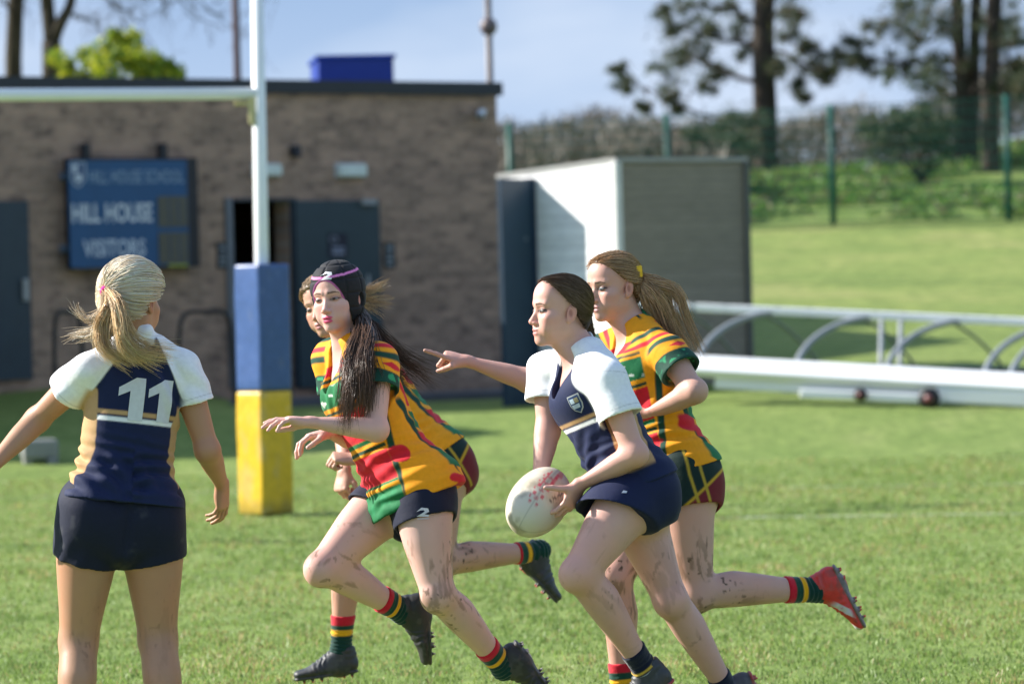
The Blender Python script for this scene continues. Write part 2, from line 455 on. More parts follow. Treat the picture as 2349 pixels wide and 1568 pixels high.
    def leg_frames(s, S):
        hp, kn, an = s.J['hip' + S], s.J['kn' + S], s.J['an' + S]
        bend = kn - (hp + (an - hp) * (np.linalg.norm(kn - hp) / (np.linalg.norm(kn - hp) + np.linalg.norm(an - kn))))
        f = s.fwdp if np.linalg.norm(bend) < .02 else nrm(bend)
        if np.linalg.norm(bend) < .06: f = nrm(.5 * nrm(bend) + s.fwdp)
        return hp, kn, an, f
    def thigh(s, S, g=0, tmax=1.0, flare=0):
        hp, kn, an, f = s.leg_frames(S); w = nrm(kn - hp); b = s.lb
        st = [(-.05, .084, .088, 0, -.008), (.1, .084, .090, 0, -.004), (.3, .079, .084, 0, .004), (.5, .070, .076, 0, .006), (.75, .057, .062, 0, .003), (.92, .050, .053, 0, 0), (1, .048, .050, 0, 0)]
        st = [(t, (a + flare * max(0, t)) * b, (c + flare * max(0, t)) * b, x, y) for t, a, c, x, y in st if t <= tmax + .2]
        return Seg(hp, kn, st, np.cross(orth(f, w), w), k=.035, grow=g)
    def shin(s, S, g=0, tmin=0.0):
        hp, kn, an, f = s.leg_frames(S); w = nrm(an - kn); b = s.lb
        st = [(0, .046, .047, 0, -.006), (.12, .047, .050, 0, -.012), (.3, .049, .055, 0, -.018), (.5, .043, .047, 0, -.013), (.72, .034, .037, 0, -.006), (.92, .028, .032, 0, -.002), (1, .029, .034, 0, 0)]
        st = [(t, a * b, c * b, x, y) for t, a, c, x, y in st if t >= tmin - .25]
        return Seg(kn, an, st, np.cross(orth(f, w), w), k=.025, grow=g)
    def legs(s):
        out = []; b = s.lb
        for S in 'LR':
            hp, kn, an, f = s.leg_frames(S)
            out += [s.thigh(S), s.shin(S)]
            sg = 1 if S == 'L' else -1
            wt, ws = nrm(kn - hp), nrm(an - kn); fk = orth(f, nrm(wt + ws))
            out.append(Ell(kn + fk * .012, np.array([.040, .040, .044]) * b, k=.02))
            out.append(Ell(kn + fk * .030 + ws * .0, np.array([.024, .014, .026]) * b, np.cross(fk, ws), fk, nrm(wt + ws), k=.018))
            out.append(Ell(s.hip + s.hpv * sg * .078 - s.fwdp * .042 - s.axis * .022, np.array([.070, .056, .076]) * b, s.hpv, s.fwdp, s.axis, k=.04))
            d, u, sd = s.foot(S)
            out.append(Seg(an, an + d * .10 - u * .066, [(0, .026, .029), (.5, .026, .018), (1, .024, .010)], sd, k=.02))
            out.append(Ell(an - d * .02 - u * .035, .027, k=.02))
        return out
    def foot(s, S):
        hp, kn, an, f = s.leg_frames(S)
        d, u = s.toes[S]; d = nrm(d); u = orth(u, d); return d, u, np.cross(d, u)
    def head(s, cap=False):
        hs = s.hs; E = lambda c, r, k, op='add', X=(1, 0, 0), Y=(0, 1, 0), Z=(0, 0, 1): Ell(s.hw(*c), np.asarray(r) * hs, *[s.hX * a[0] + s.hF * a[1] + s.hU * a[2] for a in (X, Y, Z)], k=k * hs, op=op)
        S_ = lambda a, b, st, k, u=(1, 0, 0), op='add': Seg(s.hw(*a), s.hw(*b), [(t, r * hs, q * hs) for t, r, q in st], s.hX * u[0] + s.hF * u[1] + s.hU * u[2], k=k * hs, op=op)
        o = [E((0, -.010, .035), (.072, .092, .079), .03),
             E((0, .028, -.026), (.060, .060, .078), .03),
             E((0, .052, .050), (.054, .034, .045), .03)]
        for x in (1, -1):
            o += [S_((x * .047, -.004, -.055), (x * .011, .067, -.100), [(0, .016, .022), (.5, .015, .017), (1, .014, .013)], .025),
                  E((x * .043, .055, -.026), (.020, .024, .017), .022), E((x * .034, .058, -.058), (.022, .024, .026), .024),
                  S_((x * .012, .086, .020), (x * .044, .070, .021), [(0, .006, .008), (1, .007, .008)], .014)]
        o += [E((0, .074, -.098), (.016, .014, .013), .018), E((0, .078, -.068), (.024, .014, .022), .016)]
        for x in (1, -1): o.append(E((x * .032, .103, -.001), (.019, .021, .0125), .014, 'sub'))
        for x in (1, -1): o.append(E((x * .0315, .0735, -.002), (.0155, .0125, .0105), .003))
        o += [S_((0, .080, .006), (0, .103, -.036), [(0, .0065, .007), (.6, .0075, .008), (1, .0100, .0095)], .012),
              E((0, .1035, -.0385), (.0095, .0085, .0085), .006)]
        for x in (1, -1):
            o += [E((x * .0115, .0955, -.0420), (.0075, .0105, .0068), .005), E((x * .0062, .1005, -.0490), (.0034, .0050, .0030), .003, 'sub')]
        o += [E((0, .0905, -.0640), (.0190, .0080, .0058), .006), E((0, .0880, -.0765), (.0165, .0085, .0072), .006), E((0, .1005, -.0702), (.0200, .0085, .0030), .003, 'sub')]
        for x in (1, -1):
            Zt = (x * .12, -.28, .95)
            o += [E((x * .0745, -.010, -.012), (.0060, .0175, .030), .006, 'add', (1, 0, 0), (0, 1, .28), Zt),
                  E((x * .0815, -.006, -.009), (.0045, .0095, .017), .004, 'sub', (1, 0, 0), (0, 1, .28), Zt), E((x * .071, -.001, -.034), (.006, .008, .009), .006)]
        skull = s.hw(0, -.020, -.045)
        nb = s.neck + s.axis * .0 - s.fwd * .012
        o.append(Seg(nb, skull, [(-.15, .060, .058), (.1, .052, .053), (.5, .047, .050), (1, .048, .052)], orth(s.hX, skull - nb), k=.028))
        o.append(Seg(s.neck - s.fwd * .012 + s.fwd * .035 - s.axis * .01, s.hw(0, .03, -.085), [(0, .022, .016), (1, .028, .02)], orth(s.hX, s.hw(0, .03, -.085) - s.neck), k=.03))
        return o
    # -------------------------------------------------------------- skin mesh
    def build_body(s, root, mat, tone, lip=(.50, .16, .16), brow=(.12, .07, .045), mud=.6, eye=(.10, .13, .15), name='body'):
        pr = [s.torso(-.004)] + s.shoulders(-.004, 0) + s.arms() + s.legs() + s.head()
        fine = [(s.hc - .16 * s.hs, s.hc + .16 * s.hs, .0026)]
        for S in 'LR': c, r = s.hbox[S]; fine.append((c - r, c + r, .0030))
        Vt, Fc = biggest(*solve(pr, .0058, fine)); Vt = smooth_mesh(Vt, Fc, 1, .35)
        h = s.hl(Vt); col = np.tile(np.asarray(tone, float), (len(Vt), 1))
        n = fbm(Vt, 9, 3); n2 = fbm(Vt, 35, 5); n3 = fbm(Vt, 5, 8, 2)
        col *= (1 + .06 * n[:, None] + .03 * n2[:, None])
        col *= 1 + np.stack([.02 * n3, -.07 * n - .08 * n3, -.10 * n - .10 * n3], 1)
        def blend(m, c): nonlocal col; m = np.clip(m, 0, 1)[:, None]; col = col * (1 - m) + np.asarray(c, float) * m
        inhead = (np.abs(h) < .14).all(1)
        e = lambda c, r: np.sqrt((((h - np.array(c)) / np.array(r)) ** 2).sum(1))
        tn = np.asarray(tone)
        for x in (1, -1):
            blend(.5 * sstep(1.2, .3, e((x * .042, .06, -.035), (.030, .04, .024))) * inhead, tn * (1.02, .72, .70))
            blend(.45 * sstep(1.1, .5, e((x * .078, -.008, -.010), (.02, .025, .034))) * inhead, tn * (1.0, .62, .55)); blend(.7 * sstep(1.1, .6, e((x * .083, -.005, -.010), (.012, .0095, .016))) * inhead, tn * (.50, .30, .25))  # ear tinted redder; its hollow is darkened in the colour as shade
        blend(.35 * sstep(1.2, .4, e((0, .108, -.042), (.02, .02, .014))) * inhead, tn * (1.0, .66, .62))
        fr = inhead & (h[:, 1] > .03)
        mx = np.abs(h[:, 0])
        # lips
        up = e((0, .093, -.0645), (.0215, .03, .0062)); lo = e((0, .09, -.0765), (.0195, .03, .0072))
        blend(.95 * sstep(1.08, .85, np.minimum(up, lo)) * fr, lip)
        blend(.8 * sstep(1.1, .6, e((0, .095, -.0703), (.021, .03, .0019))) * fr, (.10, .03, .03))  # painted dark line stands in for the shaded crease between the lips
        # eyes: lash line, white, iris
        for x in (1, -1):
            ex = (h[:, 0] - x * .0315); ez = h[:, 2] + .002 - .0012 * (ex * x) / .015
            al = np.sqrt((ex / .0145) ** 2 + (ez / s.__dict__.get('eyeh', .0041)) ** 2)
            blend(.45 * sstep(1.55, 1.0, np.sqrt((ex / .0175) ** 2 + ((ez - .0015) / .0085) ** 2)) * fr, tn * (.50, .36, .32))
            blend(sstep(1.40, 1.10, al) * fr * sstep(-.004, .000, ez), (.02, .012, .010))
            blend(.6 * sstep(1.20, 1.05, al) * fr, (.06, .035, .028))
            blend(sstep(.98, .86, al) * fr, (.22, .195, .18))
            ir = np.sqrt((ex - s.__dict__.get('gaze', 0)) ** 2 + ez ** 2)
            blend(sstep(.0078, .0066, ir) * (al < 1) * fr, eye); blend(sstep(.0030, .0024, ir) * (al < 1) * fr, (.01, .01, .01))
            bz = h[:, 2] - (.0195 + .0022 * sstep(.012, .034, mx) - .0045 * sstep(.034, .052, mx))
            bt = .0028 * (1 - .6 * sstep(.030, .052, mx))
            blend(.85 * sstep(1.5, .7, np.abs(bz) / bt) * sstep(.011, .015, mx) * sstep(.053, .047, mx) * fr, brow)
        blend(.75 * sstep(1.1, .7, e((.0062, .101, -.0490), (.0042, .006, .0032))) * fr, (.10, .03, .025)); blend(.75 * sstep(1.1, .7, e((-.0062, .101, -.0490), (.0042, .006, .0032))) * fr, (.10, .03, .025))
        # knees, elbows, knuckles redder; mud on the legs
        for S in 'LR':
            for jn, r, a in (('kn', .07, .35), ('el', .05, .40), ('wr', .11, .18)):
                d = np.linalg.norm(Vt - s.J[jn + S], axis=1); blend(a * sstep(r, .01, d), tn * (.98, .66, .60))
            hp, kn, an, f = s.leg_frames(S)
            # dried mud: streaks that run along the limb, thickest round the knee and down the shin
            w1, w2 = nrm(kn - hp), nrm(an - kn); bel = sstep(-.03, .03, (Vt - kn) @ w2)[:, None]; w = w1 * (1 - bel) + w2 * bel
            Ps = Vt - w * ((Vt - kn) * w).sum(1)[:, None] * .72
            d = np.linalg.norm(Vt - (kn + f * .02), axis=1); low = sstep(.30, .12, d) * (Vt[:, 2] < s.hip[2] - .08)
            fine_ = fbm(Ps, 55, 11, 3); big = fbm(Vt, 13, 6, 2)
            blend(np.minimum(mud * .55 * sstep(.10, .45, fine_ + .55 * big + .30 * sstep(.09, .02, d) - .05), .62) * low, (.18, .10, .055))
            blend(np.minimum(mud * .9, 1) * sstep(.52, .62, vnoise(Vt, 95, 21)) * sstep(-.1, .3, big) * low, (.10, .055, .03))
        return mesh_np(name, Vt, Fc, mat, root, colors=np.clip(col, 0, 1))
    # -------------------------------------------------------------- shirt
    def build_shirt(s, root, mat, paint, hem=-.02, hemtilt=0., sl=.42, g=.009, st=None, flare=.012, fold=1.0, extra=(), wr=None, collar=None, vneck=.05, neckr=.056, hemfwd=0., sltilt=0., armg=.010, hipg=.010):
        st = st or LOOSE; to = s.torso(g, st, k=.03)
        extra = list(extra) + [Ell(s.T(.75, x, .066), np.array([.075, .062, .072]) * s.b, s.shv, s.fwd, s.axis, k=.05) for x in (-.045, .045)]
        if hem < .15: extra += [Ell(s.hip + s.hpv * sg * .074 - s.fwdp * .040 - s.axis * .0, (np.array([.080, .070, .085]) + g + hipg) * s.lb, s.hpv, s.fwdp, s.axis, k=.05) for sg in (1, -1)]
        hemN = nrm(-s.axis + s.hpv * hemtilt + s.fwdp * hemfwd)
        up = Cut(Uni([to] + s.shoulders(g, 0) + list(extra), .03), [(s.T(hem, 0, 0), hemN)])
        parts = [up]; ends = []
        for S in 'LR':
            sh, el, *_ = s.arm_frames(S); w = nrm(el - sh); end = sh + (el - sh) * sl
            parts.append(Cut(s.upper_arm(S, g + armg, .6, flare), [(end, nrm(w + s.axis * sltilt))], k=.022)); ends.append((end, w))
        shell = Uni(parts, .024)
        skull = s.hw(0, -.02, -.045); nb = s.neck - s.fwd * .012
        hole = Seg(nb, skull, [(-.25, neckr + .004, neckr), (.1, neckr, neckr), (.6, .052, .055), (1, .06, .06)], orth(s.hX, skull - nb), k=.006, op='sub')
        vn = Ell(s.T(1.0 - vneck * .55, 0, .075), (.030 + vneck * .10, .055, .060 + vneck * .28), s.shv, s.fwd, s.axis, k=.012, op='sub')
        shell.ps += [hole]
        if vneck: shell.ps += [vn]
        if collar:
            nk = Seg(nb, skull, [(-.25, .066, .064), (.0, .066, .064), (.35, .062, .063)], orth(s.hX, skull - nb), k=.01)
            h0, h1 = collar
            band = Cut(nk, [(nb + nrm(skull - nb) * h1 + s.fwd * .0, nrm(nrm(skull - nb) + s.fwd * 1.0)), (nb - nrm(skull - nb) * (-h0), -nrm(skull - nb) + s.fwd * .35)], k=.006)
            shell.ps.insert(len(parts), band)
        # hollow out the openings
        shell.ps.append(Cut(s.torso(g - .008, st, k=.004), [(s.T(hem + .035, 0, 0), s.axis)], op='sub'))
        for S, (end, w) in zip('LR', ends):
            shell.ps.append(Cut(s.upper_arm(S, g + armg - .008, .6, flare), [(end - w * .02, -w)], k=.004, op='sub'))
        Vt, Fc = biggest(*solve([shell], .0040)); Vt = smooth_mesh(Vt, Fc, 2, .5)
        N = normals(Vt, Fc); t, la, fw = s.tl(Vt)
        da = np.min([s.upper_arm(S)(Vt) for S in 'LR'], 0); dt = s.torso()(Vt)
        sleeve = sstep(-.01, .02, dt - da) * np.max([((Vt - e_) @ w_ < .014) & (np.linalg.norm(Vt - s.J['sh' + S], axis=1) < .24) for S, (e_, w_) in zip('LR', ends)], 0)
        # folds: bunched waist, diagonal pulls, small random creases
        ph = np.arctan2(la, fw)
        bun = np.sin((t * s.TL) * 150 + 3.0 * fbm(np.stack([ph * .5, t * 2, 0 * t], 1), 1.6, 21, 2) * 2.0)
        wv = sstep(.55, .2, t) * (.35 + .65 * sstep(-.2, .4, vnoise(np.stack([ph, t * 5, 0 * t], 1), 1.3, 31)))
        A = .0050 * fold * wv * bun
        dg = np.sin((la * 1.0 + t * s.TL * .9) * 85 + 4 * fbm(Vt, 7, 41, 2)); dg2 = np.sin((la * 1.0 - t * s.TL * .8) * 75 + 4 * fbm(Vt, 6, 43, 2))
        A += .0034 * fold * dg * sstep(-.1, .5, vnoise(Vt, 6, 45)) + .0034 * fold * dg2 * sstep(0, .5, vnoise(Vt, 5, 47))
        A *= 1 - .75 * sleeve; A += .0022 * fold * fbm(Vt, 9, 51, 1) * (1 - .4 * sleeve) + .0016 * fold * np.sin(60 * (Vt @ nrm((.3, .2, 1))) + 4 * fbm(Vt, 6, 53, 1)) * sleeve
        A *= .35 + .65 * sstep(hem, hem + .09, t)
        Vt = Vt + N * A[:, None]
        s.shirt = (Vt, Fc)
        col = paint(s, Vt, t, la, fw, sleeve, ends)
        return mesh_np('shirt', Vt, Fc, mat, root, colors=col)
    def build_shorts(s, root, mat, paint, leg=.30, g=.012, flare=.03, waist=.2, fold=1.0, tilt=0.10, lg=None, mixd=.35, crotch=False, thk=.03):
        parts = [Cut(s.torso(g, k=.03), [(s.T(waist, 0, 0), s.axis), (s.T(-.30, 0, 0), -s.axis)])]
        cuts = []
        for S in 'LR':
            hp, kn, an, f = s.leg_frames(S); w = nrm(kn - hp); end = hp + (kn - hp) * (lg[S] if lg else leg); sg = 1 if S == 'L' else -1
            n = nrm(w * (1 - mixd) - s.axis * mixd + sg * s.hpv * tilt)
            parts.append(Cut(s.thigh(S, g, .6, flare), [(end, n)], k=thk)); cuts.append((S, end, w))
            parts.append(Ell(s.hip + s.hpv * sg * .078 - s.fwdp * .046 - s.axis * .022, (np.array([.076, .064, .082]) + g * .9) * s.lb, s.hpv, s.fwdp, s.axis, k=.03))
        parts += [Ell(s.T(-.12, 0, -.01), (.075, .085, .075), s.hpv, s.fwdp, s.axis, k=.03), Ell(s.T(-.245, 0, -.015), (.055, .095, .050), s.hpv, s.fwdp, s.axis, k=.02)] if crotch else []
        sh = Uni(parts, .03)
        for S, end, w in cuts: sh.ps.append(Cut(s.thigh(S, g - .009, .6, flare), [(end - w * .02, -w)], k=.004, op='sub'))
        Vt, Fc = biggest(*solve([sh], .0042)); Vt = smooth_mesh(Vt, Fc, 2, .5); N = normals(Vt, Fc); t, la, fw = s.tl(Vt)
        A = fold * (.0030 * fbm(Vt, 14, 61, 2) + .0026 * np.sin(70 * (la * .8 + fw * .7) + 26 * t + 4 * fbm(Vt, 6, 63, 2)) * sstep(-.1, .5, vnoise(Vt, 7, 65)))
        A = A - .004 * sstep(.014, .002, np.abs(la)) * sstep(.08, 0, t) - .003 * sstep(.03, .01, np.abs(la)) * sstep(.08, 0, t)
        Vt = Vt + N * A[:, None]; s.shorts = (Vt, Fc)
        return mesh_np('shorts', Vt, Fc, mat, root, colors=paint(s, Vt, t, la, fw))
    def build_sock(s, S, root, mat, bands, t0=.70):
        hp, kn, an, f = s.leg_frames(S); w = nrm(an - kn); d, u, sd = s.foot(S)
        a = Cut(s.shin(S, .0055, t0), [(kn + (an - kn) * t0, -w)], k=.01)
        fo = Seg(an + w * .0, an + d * .025 - u * .035, [(-.1, .033, .036), (1, .029, .030)], sd, k=.02)
        Vt, Fc = biggest(*solve([a, fo], .0034)); Vt = smooth_mesh(Vt, Fc, 2, .5); N = normals(Vt, Fc)
        t = ((Vt - kn) @ (an - kn)) / ((an - kn) @ (an - kn))
        Vt = Vt + N * (.0016 * np.sin(t * 170 + 3 * vnoise(Vt, 20, 2)) * sstep(t0 + .05, t0 + .15, t) + .001 * vnoise(Vt, 60, 3))[:, None]
        col = np.tile(np.array(bands[0][1], float), (len(Vt), 1))
        for b, c in bands[1:]: m = sstep(b - .006, b + .006, t + .006 * vnoise(Vt, 18, 9))[:, None]; col = col * (1 - m) + np.array(c) * m
        return mesh_np('sock', Vt, Fc, mat, root, colors=col)
    def build_boot(s, S, root, mat, body, sole, accent=None, flash=None):
        hp, kn, an, f = s.leg_frames(S); d, u, sd = s.foot(S)
        q = lambda a, b_, c: an + d * a + sd * b_ + u * c
        toe = .165
        up = [Seg(q(-.030, 0, -.050), q(toe, 0, -.066), [(0, .033, .034), (.25, .034, .036, 0, .006), (.5, .040, .030), (.75, .043, .023), (1, .030, .017)], sd, k=.02, cap=.9),
              Seg(q(-.012, 0, -.006), q(.012, 0, -.045), [(0, .0400, .045), (1, .039, .053)], sd, k=.018),
              Seg(q(.02, 0, -.012), q(.10, 0, -.052), [(0, .030, .026), (1, .030, .020)], sd, k=.02)]
        sol = Seg(q(-.038, 0, -.082), q(toe + .006, 0, -.082), [(0, .030, .007), (.3, .028, .006), (.65, .043, .007), (1, .026, .007)], sd, k=.004)
        bt = Uni(up, .02); bt.ps.append(Cut(Seg(q(-.012, 0, .03), q(.0, 0, -.03), [(0, .034, .038), (1, .03, .036)], sd, k=.004, op='sub'), [], op='sub'))
        st = []
        for a, b_ in ((-.03, .018), (-.03, -.018), (.0, .018), (.0, -.018), (.085, .03), (.085, -.03), (.12, .026), (.12, -.026), (.15, 0)):
            st.append(Seg(q(a, b_, -.084), q(a, b_, -.099), [(0, .007, .007), (1, .0042, .0042)], sd, k=.002))
        Vt, Fc = biggest(*solve([bt, sol] + st, .0032)); Vt = smooth_mesh(Vt, Fc, 1, .5)
        h = (Vt - an) @ u; l = (Vt - an) @ d; b_ = (Vt - an) @ sd; N = normals(Vt, Fc)
        cr = np.sin(l * 300 + 3 * vnoise(Vt, 40, 4)) * sstep(.05, .07, l) * sstep(.125, .105, l) * sstep(-.075, -.055, h) + .8 * np.sin(h * 260 + 3 * vnoise(Vt, 30, 6)) * sstep(.0, -.02, l) * sstep(-.045, -.02, h)
        lc = sstep(.3, .7, np.sin(l * 420)) * sstep(.022, .016, np.abs(b_)) * (l > .03) * (l < .105) * (h > -.058)
        Vt = Vt + N * (.0013 * cr + .0022 * lc + .0012 * fbm(Vt, 35, 8, 2))[:, None]
        col = np.tile(np.array(body, float), (len(Vt), 1)) * (1 + .25 * fbm(Vt, 40, 7)[:, None])
        def bl(m, c): nonlocal col; m = np.clip(m, 0, 1)[:, None]; col = col * (1 - m) + np.array(c) * m
        if flash is not None:
            bl(sstep(.1, .3, np.sin(l * 75 + h * 95 + b_ * 20)) * sstep(.045, .075, l) * sstep(-.075, -.06, h), flash)
        lace = sstep(.2, .5, np.sin(l * 420)) * sstep(.020, .014, np.abs(b_)) * (l > .03) * (l < .11) * (h > -.055)
        bl(lace * .8, np.array(body) * .6 + .05); bl(.5 * sstep(.15, .45, fbm(Vt, 45, 91)) , np.array(body) * .6 + .055)
        bl(sstep(-.076, -.079, h), sole)
        if accent is not None: bl(sstep(-.094, -.097, h), accent)
        bl(.5 * sstep(.1, .4, fbm(Vt, 50, 77)) * sstep(-.03, -.07, h), (.09, .06, .04))
        return mesh_np('boot', Vt, Fc, mat, root, colors=np.clip(col, 0, 1))

# ------------------------------------------------------------------ hair
def strands_mesh(name, paths, rad, cols, mat, root, n=3):
    """paths: (S, M, 3); rad: (S,) or (S,M); cols: (S,3) or (S,M,3)"""
    S, M, _ = paths.shape
    T = np.gradient(paths, axis=1); T /= np.linalg.norm(T, axis=2)[..., None] + 1e-9
    ref = np.tile(V(.3, .5, .8), (S, M, 1)); U = np.cross(T, ref); U /= np.linalg.norm(U, axis=2)[..., None] + 1e-9; W = np.cross(T, U)
    prof = np.concatenate([np.linspace(.7, 1, M // 3), np.linspace(1, .25, M - M // 3)])
    R = (np.asarray(rad)[:, None] if np.ndim(rad) == 1 else rad) * prof[None]
    a = np.arange(n) * 2 * math.pi / n
    P = paths[:, :, None, :] + R[:, :, None, None] * (np.cos(a)[None, None, :, None] * U[:, :, None, :] + np.sin(a)[None, None, :, None] * W[:, :, None, :])
    base = (np.arange(S) * M * n)[:, None, None] + (np.arange(M - 1) * n)[None, :, None]
    j = np.arange(n)[None, None]; j2 = (j + 1) % n
    F = np.stack([base + j, base + j2, base + n + j2, base + n + j], -1).reshape(-1, 4)
    C = np.asarray(cols); C = np.repeat(C[:, None], M, 1) if C.ndim == 2 else C
    C = np.repeat(C[:, :, None], n, 2).reshape(-1, 3)
    return mesh_np(name, P.reshape(-1, 3), F, mat, root, colors=np.clip(C, 0, 1))
def spline(pts, M):
    pts = np.asarray(pts, float); n = len(pts); out = []
    t = np.linspace(0, n - 1, M); i = np.minimum(t.astype(int), n - 2); f = (t - i)[:, None]
    g = lambda k: pts[np.clip(k, 0, n - 1)]
    p0, p1, p2, p3 = g(i - 1), g(i), g(i + 1), g(i + 2)
    return .5 * (2 * p1 + (p2 - p0) * f + (2 * p0 - 5 * p1 + 4 * p2 - p3) * f ** 2 + (3 * p1 - p0 - 3 * p2 + p3) * f ** 3)
SKULL = Uni([Ell((0, -.010, .035), (.072, .092, .079)), Ell((0, .028, -.026), (.060, .060, .078), k=.03), Ell((0, .052, .050), (.054, .034, .045), k=.03), Ell((0, -.03, -.02), (.060, .062, .060), k=.03)], .03)
def hair_cap(p, root, mat, col, slope=.87, off=.001, thick=.009, shade=None):
    hs = p.hs; E = lambda c, r, k=.02: Ell(p.hw(*c), np.asarray(r) * hs, p.hX, p.hF, p.hU, k=k)
    a = Uni([E((0, -.010, .035), (.072 + thick, .092 + thick, .079 + thick)), E((0, -.03, -.02), (.060 + thick, .062 + thick, .06), .03), E((0, .052, .050), (.054 + thick, .034 + thick, .045 + thick), .03)], .03)
    n = nrm(-p.hU + p.hF * slope)
    b = Cut(a, [(p.hw(0, 0, -off), n)], r=.012 * hs)
    for x in (1, -1): b = Uni([b, E((x * .078, -.004, -.014), (.02, .019, .026))], .008); b.ps[1].op = 'sub'
    Vt, Fc = biggest(*solve([b], .0045)); Vt = smooth_mesh(Vt, Fc, 2, .5)
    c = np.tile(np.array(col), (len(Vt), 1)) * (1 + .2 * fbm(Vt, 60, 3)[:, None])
    return Vt, Fc, c
def combed(p, tie, n, M=9, thick=.010, slope=.87, off=.001, jit=.004, seed=1, lift=.0, xr=1.0, frizz=.0015):
    """strands from the hairline over the skull to the tie point (head-local tie)"""
    R = np.random.default_rng(seed); r = np.array([.072, .092, .079]) + thick; c = np.array([0, -.010, .035])
    out = []; tie = np.array(tie, float); td = nrm((tie - c) / r)
    while len(out) < n:
        a = R.uniform(0, 2 * math.pi)
        d = nrm(np.array([R.normal(), R.normal(), R.normal()]))
        # start either on the hairline or anywhere above it
        pt = c + r * d; mg = 1.0
        if R.random() < .22:
            pt = np.array([0, -.03, -.02]) + np.array([.060, .062, .060]) * d * (1 + thick / .06); mg = np.linalg.norm((pt - c) / r); d = (pt - c) / r / mg
            if pt[1] > -.03 or pt[2] > .0: continue
        f = slope * pt[1] - pt[2] - off + R.uniform(-.005, .004)
        if f > 0: continue
        if abs(pt[0]) > .066 and -.03 < pt[1] < .014 and pt[2] < .012: continue
        if R.random() < .55 and f < -.02: continue
        if d @ td > .97: continue
        om = math.acos(np.clip(d @ td, -1, 1)); t = np.linspace(0, 1, M)[:, None]
        ds = (np.sin((1 - t) * om) * d + np.sin(t * om) * td) / max(math.sin(om), 1e-3)
        ds /= np.linalg.norm(ds, axis=1)[:, None]
        ds = ds * ((1 - t) * mg + t)
        q0 = c + r * ds
        if (slope * q0[:-1, 1] - q0[:-1, 2] - off).max() > .007: continue
        k = 1 + R.uniform(-.4, 1) * .02 + lift * np.sin(np.pi * t) 
        q = c + r * ds * k + np.sin(np.pi * t) * R.normal(0, frizz, 3)
        for _ in range(3): e_ = SKULL(q); q = q + ds * np.maximum(0, thick * .9 - e_[:, None] + .25 * (k - 1))
        out.append(p.hc + p.hs * (q[:, :1] * p.hX + q[:, 1:2] * p.hF + q[:, 2:] * p.hU))
    return np.array(out)
def tail(guides, n, M=16, r0=.012, r1=.03, seed=2, wave=.004, clump=6, tipjit=.03):
    """pony tail: strands spread round world-space guide polylines"""
    R = np.random.default_rng(seed); G = [spline(g, M) for g in guides]; out = []
    cl = [(R.integers(len(G)), R.normal(0, 1, 3)) for _ in range(clump * len(G))]
    for i in range(n):
        gi, co = cl[R.integers(len(cl))]
        g = G[gi]; t = np.linspace(0, 1, M)[:, None]
        L = R.uniform(.72, 1.04); gg = g[0] + (np.stack([np.interp(np.linspace(0, 1, M) * min(L, 1), np.linspace(0, 1, M), g[:, d]) for d in range(3)], 1) - g[0])
        rr = r0 + (r1 - r0) * t
        own = R.normal(0, 1, 3)
        q = gg + rr * .55 * (co * sstep(.0, .5, t) + own * (.75 - .35 * t)) + wave * np.sin(t * 7 + R.uniform(0, 6)) * R.normal(0, 1, 3) + tipjit * t ** 3 * R.normal(0, .5, 3)
        out.append(q)
    return np.array(out)
def hair_cols(n, base, tip=None, var=.16, seed=3):
    R = np.random.default_rng(seed); k = (1 + var * R.normal(0, 1, n)).clip(.45, 1.7)[:, None]
    c = np.array(base)[None] * k
    if tip is not None: m = (R.random(n) ** 1.5)[:, None]; c = c * (1 - m) + np.array(tip)[None] * k * m
    return c
# ------------------------------------------------------------------ shared materials for players
def mat_skin():
    t = NT('skin'); c = t.vcol(); nz = t.noise(220, 2, vec=t.coord())
    return t.pbr(c, .50, 0, .38, t.bump(nz, .16, .002), sss=.10, sssr=(.010, .0035, .0018))
def mat_cloth(name, rough=.75, sheen=.04, spec=.25, bs=.12):
    t = NT(name); c = t.vcol(); co = t.coord(); nz = t.noise(900, 1, vec=co); n2 = t.noise(70, 3, vec=co)
    v = t.mix(n2, (.86, .86, .86), (1.1, 1.1, 1.1)); c = t.mix(1.0, c, v, 'MULTIPLY')
    return t.pbr(c, rough, 0, spec, t.bump(n2, bs, .006), sheen=sheen)
def mat_hair():
    t = NT('hair'); c = t.vcol()
    return t.pbr(c, .30, 0, .6, transl=.30)
SKIN, CLOTH, KNIT, BOOT, HAIR = mat_skin(), mat_cloth('jersey_cloth'), mat_cloth('sock_knit', .9, .3, .1, .3), mat_cloth('boot_leather', .52, 0, .5, .1), mat_hair()
NAVY, NAVY2, WHITE, TAN = (.006, .013, .056), (.007, .010, .030), (.82, .82, .84), (.50, .30, .14)
YEL, RED, GRN, DGRN = (.86, .335, .008), (.62, .015, .03), (.012, .16, .055), (.008, .055, .035)
def layers(n, base): return np.tile(np.array(base, float), (n, 1))
def put(c, m, col): m = np.clip(m, 0, 1)[:, None]; return c * (1 - m) + np.asarray(col, float) * m
def inband(x, a, b, e=.004): return sstep(a - e, a + e, x) * sstep(b + e, b - e, x)
